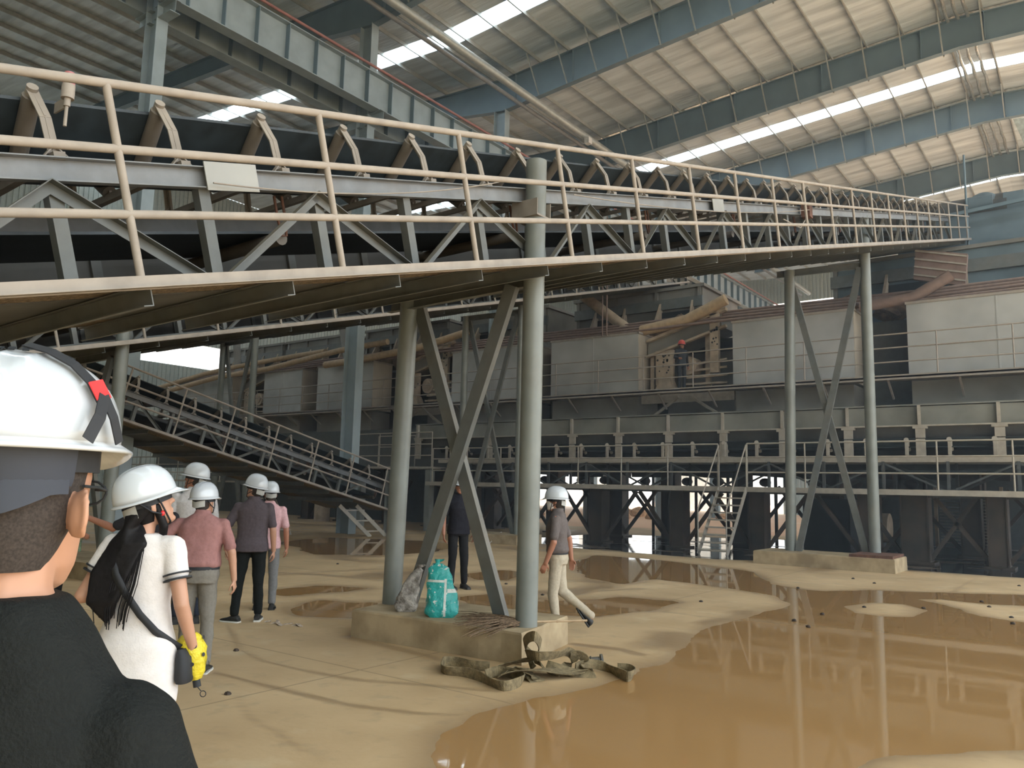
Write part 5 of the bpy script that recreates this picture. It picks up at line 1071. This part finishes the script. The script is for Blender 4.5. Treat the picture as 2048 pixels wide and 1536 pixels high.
# strap and bag
r = thing('shoulder_bag', 'black shoulder bag with strap across the back of the person in white dress', 'bag', tuple(gp)); r.rotation_euler = root.rotation_euler
sp_ = [(-.085, .02, 1.455), (-.105, -.05, 1.43), (-.10, -.115, 1.36), (-.055, -.142, 1.26), (.0, -.138, 1.17), (.07, -.135, 1.08), (.135, -.105, 1.00), (.185, -.02, .93), (.20, .03, .90)]
b = MB(); L1 = []; L2 = []
for p in sp_: L1.append(U(V(p)+V((.012, 0, .012)))); L2.append(U(V(p)+V((-.012, 0, -.014))))
nn_ = [V((p[0], p[1], 0)).normalized()*.006 for p in sp_]
b.loft([[a, c, c+e_, a+e_] for a, c, e_ in zip(L1, L2, nn_)]); put('strap', b, 'strapm', r)
b = MB(); rings(b, [(.74, .030, .060, .03, .235), (.76, .036, .07, .03, .235), (.86, .034, .065, .03, .23), (.90, .015, .05, .03, .22)], f=lambda p: U(p)); put('bag_body', b, 'strapm', r)
# folded umbrella in the hand
ymat = mat('yellow_umbrella_cloth', (.72, .58, .035), .45, noise=.15, nscale=18, bump=.6)
wr = U(V((.158, -.01, 1.395))+V((.075, -.03, -.27))+V((.035, .085, -.215)))
r = thing('folded_umbrella', 'folded yellow umbrella with dark print held in the right hand of the person in white', 'umbrella', tuple(gp)); r.rotation_euler = root.rotation_euler
u0 = wr+V((-.045, .035, .045)); u1 = wr+V((.0, .045, -.165)); b = MB(); n_ = 20; ax_ = (u1-u0).normalized(); A_ = ax_.cross(V((0, 1, 0))).normalized(); B_ = ax_.cross(A_)
b.loft([[u0.lerp(u1, t)+(A_*math.cos(a)+B_*math.sin(a))*(rr_*(1+.12*math.sin(5*a+t*9))) for a in [2*math.pi*i/n_ for i in range(n_)]] for t, rr_ in ((0, .034), (.1, .056), (.35, .064), (.6, .060), (.85, .045), (1, .024))]); put('canopy', b, ymat, r)
for t, a in [(.12+.045*i, i*2.4) for i in range(15)]:
    c = u0.lerp(u1, t)+(A_*math.cos(a)+B_*math.sin(a))*.068; b = MB(); b.disc(c, A_*math.cos(a)+B_*math.sin(a), .010, 10); put('print', b, 'strapm', r)
b = MB(); b.tube(u1, u1+ax_*.035, .018, 12); put('handle_cap', b, 'strapm', r)
b = MB(); lp = u1+ax_*.035; b.path([lp, lp+V((.015, 0, -.015))]+[lp+V((.03+.014*math.cos(t), 0, -.032+.014*math.sin(t))) for t in [2.2+i*.55 for i in range(12)]], .0022, 6); put('wrist_loop', b, 'strapm', r)
# man in the dusty pink shirt
P_['pink'] = person('person in a dusty pink short-sleeved shirt and grey trousers, seen from behind', at_depth(418, 7.2), -8, 1.60, shirt=cl('pink_shirt', (.34, .17, .16), .8), pants=cl('grey_trousers', (.20, .185, .16)), girth=1.16, wide=1.12, lean=.10, armL=((-.20, .0, -.20), (.05, .22, .02)), armR=((.09, -.02, -.28), (.03, .05, -.245)), hyaw=28, hpitch=-4, shoes=('shoe_b', 'shoe_w'), legR=((.11, .03, .485), (.12, .0, .085)), legL=((-.09, .06, .49), (-.11, .16, .09)))
P_['white'] = person('tall person in a white long-sleeved shirt, head turned left, behind the person in pink', at_depth(400, 9.65), -24, 1.81, shirt=cl('white_shirt', (.60, .58, .58), .8), pants=cl('dark_trousers', (.03, .035, .05)), sleeve=1.9, hyaw=-62, hpitch=-10, tuck=False, belt=False, skin='skin2', armL=((-.07, -.02, -.28), (.02, .12, -.20)))
P_['purple'] = person('person in a purple-grey short-sleeved shirt and black trousers, looking left', at_depth(520, 9.8), -10, 1.70, shirt=cl('purple_grey_shirt', (.095, .078, .088), .85), pants=cl('black_trousers_b', (.010, .012, .012)), hyaw=-60, hpitch=-12, tuck=False, belt=False, girth=1.1, shoes=('shoe_b', 'shoe_w'), armL=((-.11, -.02, -.27), (-.0, .05, -.25)), legL=((-.13, .02, .485), (-.15, .0, .085)), legR=((.10, .02, .49), (.11, .08, .09)), footyaw=(-60, 0))
w0 = P_['purple'][2](V((-.182, -.01, 1.395))+V((-.11, -.02, -.27))+V((-.0, .05, -.25))*.92)
b = MB(); b.tube(w0-V((0, -.004, .012)), w0+V((0, -.004, .012)), .034, 16); put('wristwatch', b, 'strapm', P_['purple'][0])
P_['pink2'] = person('person in a pale pink tee shirt, mostly hidden behind the person in purple-grey', at_depth(551, 10.8), -12, 1.62, shirt=cl('pale_pink_shirt', (.62, .38, .40), .8), pants=cl('grey_trousers_b', (.18, .18, .18)), hyaw=-10, tuck=False, belt=False, skin='skin2')
P_['black'] = person('person all in black standing behind the crossed braces of the front trestle', at_depth(925, 13.4), 150, 1.80, shirt=cl('black_tee', (.012, .012, .018)), pants=cl('black_trousers_c', (.012, .012, .014)), skin='skin2', tuck=False, belt=False, hyaw=20, legL=((-.10, .02, .485), (-.12, .0, .085)))
P_['right'] = person('person in a grey polo shirt, beige trousers and face mask, walking left', at_depth(1121, 9.5), -78, 1.635, shirt=cl('grey_polo', (.135, .115, .112), .85), pants=cl('beige_trousers', (.46, .40, .31), .85), skin='skin2', armL=((-.05, .02, -.28), (.0, .10, -.24)), armR=((.06, -.10, -.26), (.02, -.02, -.25)), legL=((-.095, .04, .485), (-.10, -.02, .085)), legR=((.09, -.05, .50), (.09, -.40, .20)), footpitch=(0, -55), hpitch=-2, lean=.03)
root, T, U, hh = P_['right']
b = MB(); rings(b, [(-.105, .040, .045, .056, 0), (-.08, .058, .062, .040, 0), (-.03, .066, .072, .040, 0), (.0, .045, .045, .070, 0)], f=T); put('face_mask', b, mat('white_mask', (.68, .64, .60), .8), root)
P_['hid'] = person('person hidden behind the woman in white, reaching a bare arm out to the left', at_depth(325, 7.9), -30, 1.62, shirt=cl('dark_tee', (.03, .03, .035)), pants=cl('dark_trousers_b', (.02, .02, .025)), armL=((-.18, .12, -.12), (-.23, .08, .10)), curl=(.15, .5), skin='skin2', tuck=False, belt=False, palm=((0, .2, -1), None))
P_['legs'] = person('person in black trousers standing behind the nearest person, feet visible by the left column', at_depth(148, 11.2), 60, 1.66, shirt=cl('dark_red_shirt', (.06, .03, .03)), pants=cl('black_trousers_d', (.012, .012, .014)), skin='skin2', tuck=False, belt=False, armR=((.07, .05, -.26), (.0, .18, -.16)))
b = MB(); q = onz(181, 1100, 0); q = at_depth(181, 11.0)+V((0, 0, .68)); b.tube(q, q+V((0, 0, .16)), .033, 14); b.tube(q+V((0, 0, .16)), q+V((0, 0, .19)), .033, 14, .013); b.tube(q+V((0, 0, .19)), q+V((0, 0, .215)), .014, 10); o = solo('water_bottle', b, mat('bottle_green', (.10, .16, .09), .25, noise=.5, nscale=30), 'green water bottle held by the person behind the left column', 'bottle')
P_['red'] = person('worker in dark clothes and a red hard hat on the walkway above', V((-11.05, 24.15, 4.952)), 160, 1.62, shirt=cl('dark_overall', (.035, .04, .05)), pants=cl('dark_overall_b', (.03, .035, .045)), hat='hatred', sleeve=1.9, tuck=False, belt=False, vox=.016, skin='skin2', armR=((.10, .05, -.25), (-.02, .22, -.05)))
# ------------------------------------------------------------------ thin airborne dust in the hall
b = MB(); b.box(-49.5, 16, 7, 67.5, .05, 19.0)
m = bpy.data.materials.new('airborne_dust'); m.use_nodes = True; N = m.node_tree.nodes; N.clear(); o = N.new('ShaderNodeOutputMaterial'); v = N.new('ShaderNodeVolumePrincipled')
v.inputs['Density'].default_value = .0042; v.inputs['Color'].default_value = (.78, .90, 1, 1); m.node_tree.links.new(v.outputs[0], o.inputs['Volume'])
solo('dust_haze', b, m, 'thin bluish dust haze filling the hall beyond the front trestle', 'haze', kind='stuff')
